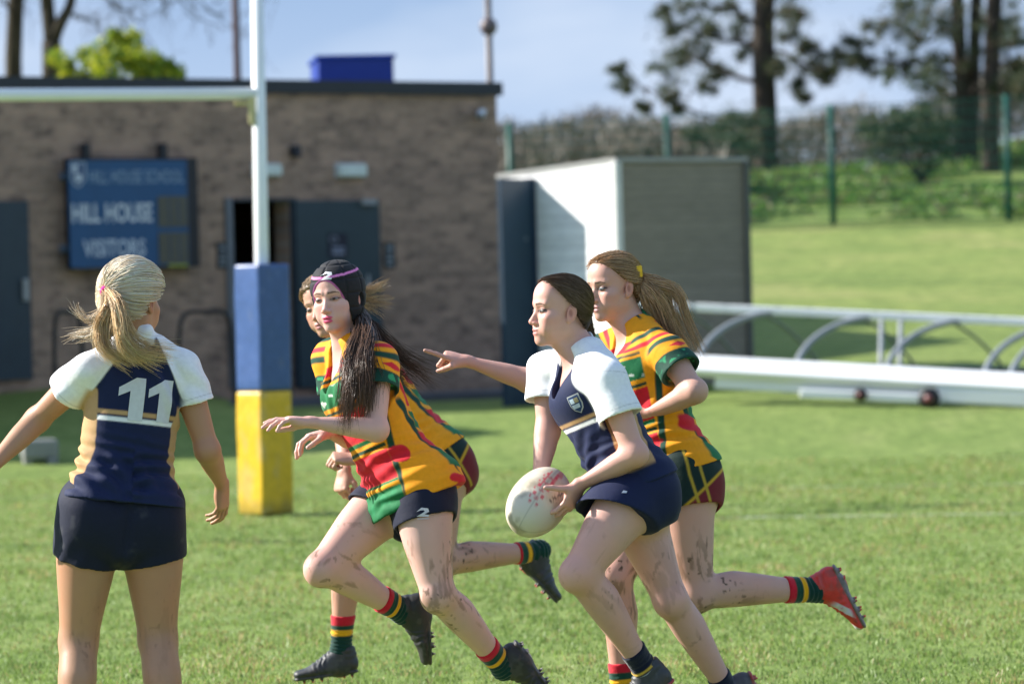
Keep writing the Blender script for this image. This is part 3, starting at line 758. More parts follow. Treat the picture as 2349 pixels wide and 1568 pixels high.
def paint_navy(p, P, t, la, fw, sleeve, ends):
    c = layers(len(P), NAVY); al = np.abs(la)
    ph = np.abs(np.arctan2(la, fw)); side = sstep(.30, .20, np.abs(fw + .012)) 
    c = put(c, inband(t, .545, .572, .006), WHITE); c = put(c, inband(t, .585, .612, .006), TAN)
    pan = sstep(.056, .051, np.abs(fw + .010)) * sstep(.80, .77, t) * (al > .06) * sstep(.12, .16, t)
    c = put(c, pan, TAN)
    rag = sstep(-.003, .003, al - (.060 + (1.0 - t) * .30)) * sstep(.70, .73, t)
    rag = np.maximum(rag, sleeve * sstep(.09, .12, al))
    c = put(c, rag, WHITE)
    for S, (e_, w_) in zip('LR', ends): a_ = (P - e_) @ w_; c = c * (1 - .30 * (inband(a_, -.020, -.017, .0015) * sleeve)[:, None])
    sm = np.abs(al - (.060 + (1.0 - t) * .30)); c = c * (1 - .25 * (sstep(.0035, .001, sm) * (t > .72) * (1 - sleeve))[:, None])
    sk = p.hw(0, -.02, -.045); nb = p.neck - p.fwd * .012; w = nrm(sk - nb)
    hz = (P - nb) @ w; rd = np.linalg.norm((P - nb) - hz[:, None] * w, axis=1)
    c = put(c, sstep(.004, .010, hz) * sstep(.078, .072, rd), WHITE)
    c = put(c, sstep(.080, .076, rd) * sstep(.004, .008, hz + .03 * 0) * (fw > .02), WHITE)
    return c
def paint_patch(p, P, t, la, fw, sleeve, ends):
    wob = .012 * vnoise(P, 9, 71); n1 = fbm(P, 14, 73, 2); al = np.abs(la)
    t = t + wob * .6
    c = layers(len(P), YEL)
    ph = np.arctan2(la, fw); front = sstep(1.14, 1.10, np.abs(ph) + .8 * wob); back = sstep(2.0, 2.1, np.abs(ph))
    f = layers(len(P), YEL)
    for a, b, col in ((-.2, .085, GRN), (.11, .13, GRN), (.13, .33, RED), (.345, .37, DGRN), (.395, .425, GRN), (.425, .640, RED), (.652, .672, DGRN), (.70, .845, GRN), (.862, .885, DGRN), (.90, .96, RED)):
        f = put(f, inband(t, a, b), col)
    f = put(f, inband(t, .71, .84) * sstep(.1, .3, n1) * .55, (.25, .55, .38)); f = put(f, inband(t, .71, .84) * sstep(.38, .5, vnoise(P * [1, 1, 2.5], 30, 5)) * .8, (.7, .75, .7))
    f = put(f, inband(t, -.1, .085) * sstep(.1, .5, vnoise(P, 50, 6)) * .35, (.03, .30, .12))
    c = put(c, front, f)
    sd = sstep(1.10, 1.14, np.abs(ph)) * sstep(2.25, 2.2, np.abs(ph))
    x = np.abs(ph) - 1.45
    c = put(c, sd * inband(np.abs(ph) - .5 * (t - .4) + wob, 1.18, 1.34, .02), DGRN)
    c = put(c, sd * inband(np.abs(ph) + .9 * (t - .3), 1.95, 2.15, .02) * sstep(.62, .58, t), DGRN)
    c = put(c, sd * sstep(.40, .46, vnoise(P * [1., 1., 1.6], 8, 14)) * sstep(.42, .38, t), RED)
    bk = np.sin(t * 17 + 1.4 * np.cos(la * 12) + .8 * n1)
    c = put(c, back * sstep(.30, .38, bk), GRN); c = put(c, back * sstep(-.45, -.55, bk), RED)
    # sleeves: arcs of green and red on yellow, dark patterned cuff
    for S, (end, w) in zip('LR', ends):
        sh = p.J['sh' + S]; el = p.J['el' + S]; m = sleeve if True else 0
        mine = (np.linalg.norm(P - sh, axis=1) < .24) * (la * (1 if S == 'L' else -1) > .02)
        a = ((P - end) @ w); top = (P - sh) @ p.axis
        reg = mine * np.maximum(sleeve, sstep(.86, .90, t) * sstep(.07, .09, al))
        s_ = layers(len(P), YEL); arc = a + .35 * ((P - sh) @ p.fwd) ** 2 * 10
        s_ = put(s_, inband(arc, -.112, -.088), DGRN); s_ = put(s_, inband(arc, -.150, -.130), RED); s_ = put(s_, inband(arc, -.190, -.170), DGRN)
        dm = np.abs(arc + .066) / .013 + np.abs((P - sh) @ p.fwd + .01) / .04
        s_ = put(s_, sstep(1.05, .9, dm), RED)
        s_ = put(s_, sstep(-.046, -.042, arc), DGRN); s_ = put(s_, sstep(-.040, -.036, arc) * sstep(.05, .3, vnoise(P, 60, 15)) * sstep(-.012, -.016, a), (.03, .30, .13))
        c = put(c, reg, s_)
    return np.clip(c, 0, 1)
def plain(col, amt=.0): return lambda p, P, t, la, fw: layers(len(P), col)
def paint_navy_shorts(p, P, t, la, fw):
    c = layers(len(P), NAVY2); return put(c, sstep(.35, .7, fbm(P, 22, 5)) * .25, (.10, .10, .11))
def paint_green_shorts(p, P, t, la, fw):
    c = layers(len(P), (.006, .022, .018)); x = fw + .02
    low = sstep(0, .01, -(t + .12) + .8 * (.03 - np.abs(x)))
    c = put(c, sstep(-.13, -.145, t + .9 * x), (.16, .012, .02)); c = put(c, inband(t + .9 * x, -.14, -.12, .006), (.55, .32, .02))
    c = put(c, inband(np.abs(x), .016, .026, .003) * (np.abs(la) > .1), (.45, .30, .03))
    return c
SOCK_RG = [(0, (.55, .012, .03)), (.775, DGRN), (.835, (.78, .38, .01)), (.875, (.006, .04, .03))]
SOCK_NV = [(0, (.006, .009, .024)), (.955, (.60, .38, .05)), (.972, (.006, .009, .024)), (.985, (.45, .47, .52)), (1.0, (.006, .009, .024))]
def J_at(D, **k): return {n: at(v[0], v[1], D + v[2]) for n, v in k.items()}
def root_for(p, label, name='person'):
    return empty(name, (p.hip[0], p.hip[1], 0), label, 'person')
def cap_strands(p, root, cap, paths, cols, rad, mat=HAIR, extra=()):
    """one hair mesh: scalp cap + strands"""
    Vt, Fc, c = cap; n0 = len(Vt)
    o = strands_mesh('hair', paths[0], rad, cols[0], mat, root)
    return o
def hair_build(p, root, base, tip, tie, n_scalp, tails, cap_kw=None, comb_kw=None, rs=.0011, seed=1, darkcap=.55):
    cap_kw = cap_kw or {}; comb_kw = comb_kw or {}
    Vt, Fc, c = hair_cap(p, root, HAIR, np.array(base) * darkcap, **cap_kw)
    vs, fs, cs = [Vt], [Fc], [c]; nn = len(Vt)
    groups = []
    if n_scalp: groups.append((combed(p, tie, n_scalp, seed=seed, **comb_kw), rs, hair_cols(n_scalp, base, tip, seed=seed)))
    if n_scalp: groups.append((combed(p, tie, 90, seed=seed + 50, **dict(comb_kw, frizz=.004, lift=.02)), .00045, hair_cols(90, base, tip, seed=seed)))
    for k, (guides, n, kw) in enumerate(tails):
        kw = dict(kw); r = kw.pop('rad', .0012); b2 = kw.pop('base', base); t2 = kw.pop('tip', tip)
        groups.append((tail(guides, n, seed=seed + 10 + k, **kw), r, hair_cols(n, b2, t2, seed=seed + 20 + k)))
    for paths, r, cols in groups:
        o = strands_mesh('tmp', paths, np.full(len(paths), r), cols, HAIR, None)
        me = o.data; v = np.empty(len(me.vertices) * 3, np.float32); me.vertices.foreach_get('co', v)
        f = np.empty(len(me.loops), np.int32); me.loops.foreach_get('vertex_index', f)
        cc = np.empty(len(me.vertices) * 4, np.float32); me.color_attributes['Col'].data.foreach_get('color', cc)
        vs.append(v.reshape(-1, 3).astype(float)); fs.append(f.reshape(-1, 4) + nn); cs.append(cc.reshape(-1, 4)[:, :3]); nn += len(vs[-1])
        bpy.data.objects.remove(o); bpy.data.meshes.remove(me)
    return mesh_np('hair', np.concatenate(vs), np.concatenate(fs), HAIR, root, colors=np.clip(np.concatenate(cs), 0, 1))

# ================================================================== ball carrier
def make_carrier():
    D = 12.3; A = lambda x, y, d=0: at(x, y, D + d)
    J = J_at(D, head=(1286, 712, 0), neck=(1330, 822, .01), shL=(1392, 872, -.15), shR=(1254, 850, .17), hipL=(1464, 1124, -.09), hipR=(1442, 1128, .08),
             elL=(1456, 1042, -.20), wrL=(1329, 1112, -.13), elR=(1256, 985, .13), wrR=(1238, 1098, .06),
             knL=(1325, 1318, -.22), anL=(1480, 1534, -.02), knR=(1538, 1376, .02), anR=(1674, 1592, .20))
    p = Person(J, (-.93, -.36, .03), (-.04, 0, 1), hs=.965, bulk=1.0, legbulk=1.11,
               hands={'L': dict(dir=(-.46, .12, -.87), palm=(-.72, .66, .25), curl=[(.35, .45, .3), (.35, .45, .3), (.40, .45, .3), (.45, .5, .3)], thumb=(.35, .85, .35), thumb2=(.25, .9, .45), spread=.10),
                      'R': dict(dir=(-.2, -.25, -.95), palm=(-.3, -.9, .3), curl=[(.2, .3, .2)] * 4)},
               toes={'L': ((-.75, -.15, -.55), (-.5, -.1, .85)), 'R': ((.25, .1, -.95), (-.95, -.1, -.25))})
    root = root_for(p, 'running player in navy and white jersey carrying the rugby ball, dark hair tied back')
    p.eyeh = .0060
    p.build_body(root, SKIN, (.60, .335, .275), mud=.4, brow=(.10, .06, .04), lip=(.55, .22, .21), eye=(.04, .03, .025))
    p.build_shirt(root, CLOTH, paint_navy, hem=.02, sl=.50, vneck=.22, collar=(-.012, .014), fold=.9, hemtilt=.0, armg=.002, flare=.034, g=.012)
    p.build_shorts(root, CLOTH, plain((.006, .011, .048)), leg=.33, g=.012, flare=.07, waist=.10)
    for S in 'LR':
        p.build_sock(S, root, KNIT, SOCK_NV, .80); p.build_boot(S, root, BOOT, (.03, .032, .036) if S == 'L' else (.05, .045, .055), (.40, .06, .06), (.5, .1, .08))
    tie = p.hw(0, -.098, -.004)
    brd = [tie + V(0, 0, 0), A(1350, 740, .03), A(1356, 765, .05), A(1352, 790, .05)]
    hair_build(p, root, (.125, .072, .043), (.26, .165, .10), (0, -.105, -.015), 3000,
               [([brd], 120, dict(r0=.010, r1=.006, wave=.003, tipjit=.004, M=14))], cap_kw=dict(thick=.003, slope=1.1, off=-.020), comb_kw=dict(thick=.0075, frizz=.0012, slope=1.1, off=-.020), rs=.0009, seed=5)
    return p, root
# ================================================================== pony-tailed player pointing
def make_pointer():
    D = 12.95; A = lambda x, y, d=0: at(x, y, D + d)
    J = J_at(D, head=(1408, 657, .02), neck=(1452, 768, .03), shL=(1535, 812, -.13), shR=(1412, 795, .16), hipL=(1570, 1094, -.09), hipR=(1546, 1098, .09),
             elL=(1594, 898, -.22), wrL=(1488, 950, -.10), elR=(1212, 872, .22), wrR=(1072, 828, .20),
             knL=(1598, 1366, -.12), anL=(1878, 1352, .06), knR=(1408, 1328, -.05), anR=(1428, 1600, -.02))
    p = Person(J, (-.80, -.60, -.07), (-.03, 0, 1), hs=.955, bulk=1.0, legbulk=1.12,
               hands={'L': dict(dir=(-.8, .5, -.2), palm=(-.3, .7, .6), curl=[(.9, 1.2, .6)] * 4, thumb=(.6, .5, .6), thumb2=(.5, 0, .8)),
                      'R': dict(dir=(-.88, -.10, .28), palm=(-.28, .30, -.90), s=.95, curl=[(-.12, .05, .05), (1.25, 1.6, .9), (1.3, 1.6, .9), (1.35, 1.6, .9)], thumb=(.75, .55, .35), thumb2=(.75, -.25, .75))},
               toes={'L': ((.44, .05, -.90), (-.88, .1, -.44)), 'R': ((-.95, -.2, -.12), (-.1, 0, 1))})
    root = root_for(p, 'running player in yellow, green and red jersey pointing left, long fair ponytail and red boots')
    p.eyeh = .0060
    p.build_body(root, SKIN, (.57, .32, .25), mud=1.25, brow=(.10, .06, .04), lip=(.52, .25, .24), eye=(.06, .075, .09))
    p.build_shirt(root, CLOTH, paint_patch, hem=.03, sl=.47, vneck=.12, collar=(-.01, .026), fold=1.1, armg=.002, flare=.034, g=.011)
    p.build_shorts(root, CLOTH, paint_green_shorts, leg=.27, g=.010, flare=.04, waist=.10)
    for S in 'LR':
        p.build_sock(S, root, KNIT, SOCK_RG, .72 if S == 'L' else .70)
        p.build_boot(S, root, BOOT, (.62, .035, .025), (.16, .13, .12), (.62, .05, .03), flash=(.62, .58, .56))
    t0 = p.hw(-.005, -.098, .012)
    g1 = [t0, A(1490, 650, .02), A(1527, 668, .02), A(1546, 735, .04), A(1574, 808, .05)]
    g2 = [t0, A(1484, 664, .02), A(1510, 700, .03), A(1530, 752, .05), A(1556, 800, .06)]
    g3 = [t0, A(1478, 676, .04), A(1480, 700, .05), A(1500, 735, .06), A(1535, 780, .06)]
    hair_build(p, root, (.42, .25, .13), (.80, .56, .33), (-.005, -.103, .012), 2400,
               [([g1, g2], 1500, dict(r0=.020, r1=.048, M=18, tipjit=.015, base=(.54, .34, .19), tip=(.90, .66, .42))), ([g2, g3], 260, dict(r0=.008, r1=.022, M=16, base=(.20, .13, .085), tip=(.40, .28, .18)))],
               cap_kw=dict(thick=.005, slope=1.0, off=-.012), comb_kw=dict(thick=.010, frizz=.0016, slope=1.0, off=-.012), rs=.0010, seed=8)
    cl = MB(); c0 = p.hw(-.068, -.062, .045); 
    cl.box(c0, (.012, .03, .040), p.hX, p.hF, p.hU, col=(.80, .48, .03), bevel=.004); cl.box(p.hw(-.066, -.050, .030), (.006, .02, .012), p.hX, p.hF, p.hU, col=(.75, .10, .03), bevel=.002)
    cl.build('hair_clip', CLOTH, root, smooth=True)
    return p, root
# ================================================================== scrum cap player
def make_capped():
    D = 12.77; A = lambda x, y, d=0: at(x, y, D + d)
    J = J_at(D, head=(774, 683, 0), neck=(800, 806, .02), shL=(868, 832, -.12), shR=(762, 822, .15), hipL=(966, 1134, -.09), hipR=(906, 1136, .10),
             elL=(862, 985, -.22), wrL=(712, 968, -.26), elR=(800, 1000, .14), wrR=(756, 992, .02),
             knL=(1004, 1366, -.16), anL=(1156, 1530, .08), knR=(738, 1306, -.10), anR=(925, 1402, .12))
    p = Person(J, (-.42, -.90, -.04), (-.09, 0, 1), hs=.955, bulk=.97, legbulk=1.12,
               hands={'L': dict(dir=(-.97, -.15, .16), palm=(.10, -.05, -1), curl=[(.10, .25, .15), (.22, .35, .2), (.34, .4, .25), (.45, .45, .3)], thumb=(.8, .35, .5), thumb2=(.9, .1, .3), spread=.09),
                      'R': dict(dir=(-.95, -.2, -.15), palm=(.1, -.1, -1), curl=[(.5, .6, .3)] * 4)},
               toes={'L': ((.55, .12, -.82), (-.75, 0, -.5)), 'R': ((.02, .1, -1), (-.9, -.1, .0))})
    root = root_for(p, 'running player in black scrum cap with pink trim and long dark brown hair')
    p.gaze = .001
    p.build_body(root, SKIN, (.65, .39, .33), mud=.95, brow=(.13, .075, .055), lip=(.62, .055, .16), eye=(.05, .03, .02))
    back = s_ = [Seg(p.T(.38, -.01, -.045), p.T(-.14, -.02, -.125), [(0, .105, .05), (.6, .135, .05), (1, .15, .034)], -p.hpv, k=.05, cap=.5)]
    p.build_shirt(root, CLOTH, paint_patch, hem=-.09, hemtilt=.10, sl=.42, vneck=.20, neckr=.066, hipg=.026, collar=None, fold=.9, armg=.002, flare=.036, extra=back, g=.016, hemfwd=.0, st=[(-.24, .185, .150, 0, .004), (0, .182, .138, 0, .0)] + LOOSE[2:])
    p.build_shorts(root, CLOTH, paint_navy_shorts, lg=dict(L=.27, R=.22), g=.008, flare=.02, waist=.06)
    for S in 'LR': p.build_sock(S, root, KNIT, SOCK_RG, .72); p.build_boot(S, root, BOOT, (.022, .022, .024), (.03, .03, .032), (.45, .40, .38))
    # scrum cap
    hs = p.hs; E = lambda c, r, k=.02, op='add': Ell(p.hw(*c), np.asarray(r) * hs, p.hX, p.hF, p.hU, k=k, op=op)
    cap = Uni([E((0, -.012, .036), (.092, .110, .096)), E((0, -.014, -.025), (.087, .075, .080), .03), E((0, .0, -.065), (.064, .052, .048), .03)], .03)
    cap.ps.append(E((0, .115, -.048), (.066, .105, .112), .010, 'sub'))
    cap.ps.append(E((0, -.012, .030), (.078, .098, .085), .004, 'sub')); cap.ps.append(E((0, .02, -.05), (.063, .075, .085), .004, 'sub'))
    cut = Cut(cap, [(p.hw(0, -.02, -.090), nrm(-p.hU * .8 - p.hF * .75)), (p.hw(0, .045, -.10), nrm(p.hF - p.hU * .5))], r=.01)
    for x in (1, -1): cut = Uni([cut, E((x * .088, -.006, -.014), (.012, .017, .024), .004, 'sub')], .004)
    Vt, Fc = biggest(*solve([cut], .0030)); Vt = smooth_mesh(Vt, Fc, 1, .5); N = normals(Vt, Fc); h = p.hl(Vt)
    # padded blocks
    az = np.arctan2(h[:, 0], h[:, 1] + .012); blk = np.minimum(np.abs(np.sin(az * 4)), np.abs(np.sin((h[:, 2] - .012) * 62)))
    rim = np.abs(E((0, .115, -.048), (.066, .105, .112))(Vt)) / hs
    Vt = Vt + N * ((.0035 * sstep(.0, .35, blk) - .002) * sstep(.004, .02, rim))[:, None]
    c = layers(len(Vt), (.014, .014, .017)) * (1 + .35 * fbm(Vt, 60, 3)[:, None])
    c = put(c, sstep(.010, .006, rim), (.50, .13, .36))
    c = put(c, inband(h[:, 2] - .10 * h[:, 1] * 0 + .15 * (h[:, 1] - .06), .074, .0815, .001) * (N @ p.hU > -.3), (.72, .22, .50))
    mesh_np('scrum_cap', Vt, Fc, CLOTH, root, colors=c); p.capmesh = (Vt, Fc)
    mb = MB(); g = p.hw(-.062, -.015, -.072); mb.box(g, (.018, .012, .022), p.hX, p.hF, p.hU, col=(.45, .10, .33), bevel=.003)
    mb.build('cap_buckle', CLOTH, root, smooth=True)
    t0 = p.hw(-.030, -.085, -.055)
    g1 = [t0, A(832, 760, -.10), A(812, 830, -.22), A(808, 900, -.25), A(802, 962, -.24)]
    g2 = [t0, A(838, 770, -.08), A(826, 830, -.23), A(822, 890, -.26), A(806, 955, -.25)]
    g3 = [t0, A(850, 752, .02), A(886, 795, .02), A(935, 838, .03), A(985, 878, .04)]
    g4 = [t0, A(846, 768, -.02), A(872, 812, -.02), A(910, 846, .0), A(950, 876, .02)]
    g5 = [t0, A(842, 772, -.06), A(842, 830, -.20), A(850, 870, -.2), A(838, 925, -.22)]
    g6 = [t0, A(852, 750, .02), A(900, 800, .02), A(960, 838, .03), A(1018, 862, .04)]
    R = dict(r0=.018, r1=.050, M=18, rad=.0011)
    hair_build(p, root, (.075, .040, .025), (.22, .125, .08), None, 0,
               [([g1, g2], 950, dict(R, tipjit=.02)), ([g5], 260, dict(R, tipjit=.03)), ([g3, g4], 300, dict(R, r1=.024, tipjit=.03)), ([g6], 70, dict(R, r1=.022, tipjit=.04, rad=.0008, base=(.10, .06, .04)))],
               cap_kw=dict(thick=.002), seed=12)
    return p, root
# ================================================================== player half hidden behind the capped one
def make_hidden():
    D = 14.3; A = lambda x, y, d=0: at(x, y, D + d)
    J = J_at(D, head=(751, 700, 0), neck=(800, 800, .04), shL=(872, 815, -.10), shR=(782, 815, .18), hipL=(1010, 1062, -.08), hipR=(985, 1066, .09),
             elL=(896, 960, -.05), wrL=(812, 1052, -.10), elR=(790, 970, .20), wrR=(790, 1080, .02),
             knL=(1010, 1296, -.14), anL=(1238, 1264, .10), knR=(784, 1262, -.02), anR=(782, 1492, .02))
    p = Person(J, (-.50, -.84, -.10), (-.26, 0, 1), hs=.97, bulk=1.0, legbulk=1.05,
               hands={'L': dict(dir=(-.85, -.2, .12), palm=(0, .45, -.9), curl=[(1.2, 1.5, .9)] * 4, thumb=(.8, .5, .3), thumb2=(.7, -.3, .7)),
                      'R': dict(dir=(-.2, -.3, -.9), palm=(.5, .5, -.3), curl=[(1.1, 1.4, .9)] * 4)},
               toes={'L': ((.66, .05, -.75), (.72, .05, .68)), 'R': ((-.97, -.12, -.10), (-.1, 0, 1))})
    root = root_for(p, 'player mostly hidden behind the girl in the black scrum cap, short fair hair blowing back')
    p.build_body(root, SKIN, (.52, .285, .205), mud=1.3, brow=(.12, .08, .05), lip=(.5, .2, .2), eye=(.05, .04, .03))
    p.build_shirt(root, CLOTH, paint_patch, hem=.02, sl=.45, vneck=.1, collar=(-.01, .02), fold=1.0, armg=.002, flare=.034)
    p.build_shorts(root, CLOTH, paint_green_shorts, leg=.24, g=.010, flare=.03, waist=.08)
    for S in 'LR': p.build_sock(S, root, KNIT, [(0, (.55, .012, .03)), (.73, DGRN), (.775, (.78, .38, .01)), (.835, (.006, .04, .03))] if S == 'R' else SOCK_RG, .64 if S == 'R' else .76); p.build_boot(S, root, BOOT, (.030, .032, .036), (.04, .04, .042), (.5, .07, .05))
    t0 = p.hw(-.02, -.10, .0)
    gs = [[t0, A(820, 672, .06), A(850, 668, .06), A(884, 655, .06)], [t0, A(822, 684, .06), A(856, 688, .06), A(892, 690, .06)],
          [t0, A(822, 694, .06), A(852, 708, .06), A(884, 730, .06)]]
    hair_build(p, root, (.42, .29, .17), (.78, .62, .42), (-.01, -.108, .0), 1300,
               [(gs, 200, dict(r0=.008, r1=.020, M=14, tipjit=.02, rad=.0012))], cap_kw=dict(thick=.008), comb_kw=dict(thick=.014, frizz=.003), rs=.0012, seed=15)
    return p, root
# ================================================================== number 11, seen from behind
def make_eleven():
    D = 12.34; A = lambda x, y, d=0: at(x, y, D + d)
    J = J_at(D, head=(305, 690, .02), neck=(318, 800, .03), shL=(202, 852, -.03), shR=(418, 846, .06), hipL=(209, 1176, -.03), hipR=(346, 1176, .03),
             elL=(86, 962, .08), wrL=(-28, 1078, -.02), elR=(476, 1032, .06), wrR=(510, 1112, .24),
             knL=(180, 1470, .04), anL=(166, 1765, -.08), knR=(362, 1468, .06), anR=(392, 1768, -.08))
    p = Person(J, (.46, .885, -.06), (.02, 0, 1), hs=.985, bulk=1.03, legbulk=1.28,
               hands={'L': dict(dir=(-.7, 0, -.7), palm=(.3, .8, -.5)),
                      'R': dict(dir=(-.02, .25, -.95), palm=(-.85, .4, .15), curl=[(.25, .35, .2), (.35, .45, .25), (.45, .5, .3), (.5, .55, .3)], thumb=(.75, .55, .3))},
               toes={'L': ((-.3, .95, 0), (0, 0, 1)), 'R': ((.35, .93, 0), (0, 0, 1))})
    root = root_for(p, 'blonde player seen from behind in navy jersey with white number 11')
    p.build_body(root, SKIN, (.44, .225, .135), mud=.3)
    p.build_shirt(root, CLOTH, paint_navy, hem=.065, sl=.44, vneck=0, collar=(-.012, .036), fold=1.8, armg=.002, flare=.034, g=.008)
    p.build_shorts(root, CLOTH, paint_navy_shorts, leg=.385, g=.004, flare=.012, waist=.10, tilt=.14, mixd=0, crotch=True, thk=.014)
    for S in 'LR': p.build_sock(S, root, KNIT, SOCK_NV, .55); p.build_boot(S, root, BOOT, (.03, .03, .034), (.3, .3, .3))
    tl = (-.028, -.118, .030); t0 = p.hw(*tl)
    G = [[t0, A(262, 700, -.14), A(262, 760, -.17), A(300, 815, -.16), A(358, 850, -.15)], [t0, A(270, 700, -.15), A(285, 760, -.18), A(320, 800, -.17), A(392, 812, -.14)],
         [t0, A(256, 700, -.13), A(240, 750, -.14), A(250, 800, -.15), A(300, 830, -.15)], [t0, A(262, 690, -.15), A(272, 740, -.18), A(280, 790, -.18), A(320, 822, -.17)]]
    W = [[t0, A(240, 710, -.12), A(208, 735, -.10), A(182, 722, -.10), A(172, 702, -.10)], [t0, A(245, 720, -.12), A(220, 755, -.12), A(185, 765, -.10), A(152, 776, -.10)],
         [t0, A(250, 720, -.12), A(230, 760, -.13), A(205, 775, -.12), A(180, 772, -.1)]]
    hair_build(p, root, (.84, .68, .46), (.97, .92, .82), tl, 3200,
               [(G, 1100, dict(r0=.012, r1=.026, M=18, tipjit=.02, base=(.68, .45, .22), tip=(.93, .77, .52))), (W, 170, dict(r0=.010, r1=.014, M=16, tipjit=.02, base=(.68, .50, .30)))],
               cap_kw=dict(thick=.014, slope=.75, off=.005), comb_kw=dict(thick=.020, frizz=.002, slope=.75, off=.005, lift=.06), rs=.0011, seed=21, darkcap=.7)
    b = MB(); a = np.linspace(0, 2 * math.pi, 15)
    ax = nrm(G[0][1] - t0); u = orth(p.hX, ax); w = np.cross(ax, u)
    b.tube(np.array([t0 + ax * .006 + .0135 * (np.cos(x) * u + np.sin(x) * w) for x in a]), .0085, 8, col=(.85, .03, .30), cap=False); b.build('hair_band', CLOTH, root, smooth=True)
    return p, root
# ------------------------------------------------------------------ terrain
SUN = nrm((-.84, .20, .50))
def terr(x, y):
    x, y = np.asarray(x, float), np.asarray(y, float)
    s = np.where(y < 60, .092 * np.maximum(y - 33.4, 0), .092 * 26.6 + .125 * (y - 60))
    s = np.minimum(s, 3.35 + 1.0 * sstep(7.0, 10.5, x) + .010 * np.maximum(y - 78, 0))
    s = s + .25 * np.exp(-np.maximum(np.abs(y - 33.4), 0) / 1.2) * .12
    cap = .36 + .62 * sstep(-2.4, -5.4, x)
    m = sstep(2.4, .5, x) * sstep(56, 50, y)
    return s * (1 - m) + np.minimum(s, cap) * m + .012 * np.sin(x * .9) * np.cos(y * .7)
def ground_px(px, py):
    """where the ray through a photo pixel meets the terrain"""
    d = _f + _r * (px - CX) / FPX - _u * (py - CY) / FPX; D = np.linspace(12, 140, 6000); P = CAM + d * D[:, None]
    return P[np.argmax(P[:, 2] < terr(P[:, 0], P[:, 1]))]
def mat_ground():
    t = NT('turf'); co = t.coord('Object'); g = t.n('ShaderNodeNewGeometry'); sep = t.n('ShaderNodeSeparateXYZ'); t.l(g.outputs['Position'], sep.inputs[0])
    st = t.coord('Object', (1, .45, 1))
    n1 = t.noise(1.1, 4, .6, st); n2 = t.noise(9, 5, .65, st); n3 = t.noise(70, 3, .6, co)
    c = t.ramp(n1, [(.30, (.155, .228, .055)), (.55, (.205, .272, .075)), (.75, (.260, .305, .105))])
    c = t.mix(1.0, c, t.ramp(n2, [(.3, (.62, .66, .60)), (.55, (1, 1, 1)), (.75, (1.28, 1.22, 1.2))]), 'MULTIPLY')
    c = t.mix(1.0, c, t.ramp(n3, [(.3, (.70, .72, .68)), (.7, (1.25, 1.22, 1.2))]), 'MULTIPLY')
    c = t.mix(t.ramp(t.noise(2.3, 6, .75, co), [(.63, (0, 0, 0)), (.72, (.55,) * 3)]), c, (.16, .12, .06))
    # rougher, paler grass on the bank
    mr = t.n('ShaderNodeMapRange'); t.setv(mr, From_Min=36.0, From_Max=47.0); t.l(sep.outputs['Y'], mr.inputs['Value'])
    nb = t.noise(.5, 5, .65, co); bank = t.ramp(nb, [(.30, (.16, .225, .06)), (.55, (.225, .275, .08)), (.74, (.32, .31, .13))])
    bank = t.mix(1.0, bank, t.ramp(t.noise(4, 4, .7, co), [(.3, (.68, .7, .66)), (.7, (1.2, 1.18, 1.1))]), 'MULTIPLY')
    c = t.mix(mr.outputs['Result'], c, bank)
    mr2 = t.n('ShaderNodeMapRange'); t.setv(mr2, From_Min=59.0, From_Max=61.5); t.l(sep.outputs['Y'], mr2.inputs['Value'])
    c = t.mix(mr2.outputs['Result'], c, t.ramp(t.noise(1.2, 4, .6, co), [(.32, (.06, .11, .025)), (.5, (.14, .21, .045)), (.72, (.22, .24, .09))]))
    return t.pbr(c, .85, 0, .15, t.bump(t.noise(55, 4, .7, st), .7, .03))
def make_ground():
    xs = np.concatenate([np.linspace(-160, -14, 24), np.linspace(-13, 13, 100), np.linspace(14, 160, 24)])
    ys = np.concatenate([np.linspace(-30, 8, 10), np.linspace(9, 80, 230), np.linspace(82, 600, 60)])
    X, Y = np.meshgrid(xs, ys); Z = terr(X, Y); n, m = X.shape
    Vt = np.stack([X.ravel(), Y.ravel(), Z.ravel()], 1); i = np.arange((n - 1) * m).reshape(n - 1, m)[:, :-1].ravel()
    o = mesh_np('ground', Vt, np.stack([i, i + 1, i + m + 1, i + m], 1), mat_ground()); tag(o, 'mown green sports pitch rising to a grassy bank', kind='structure')
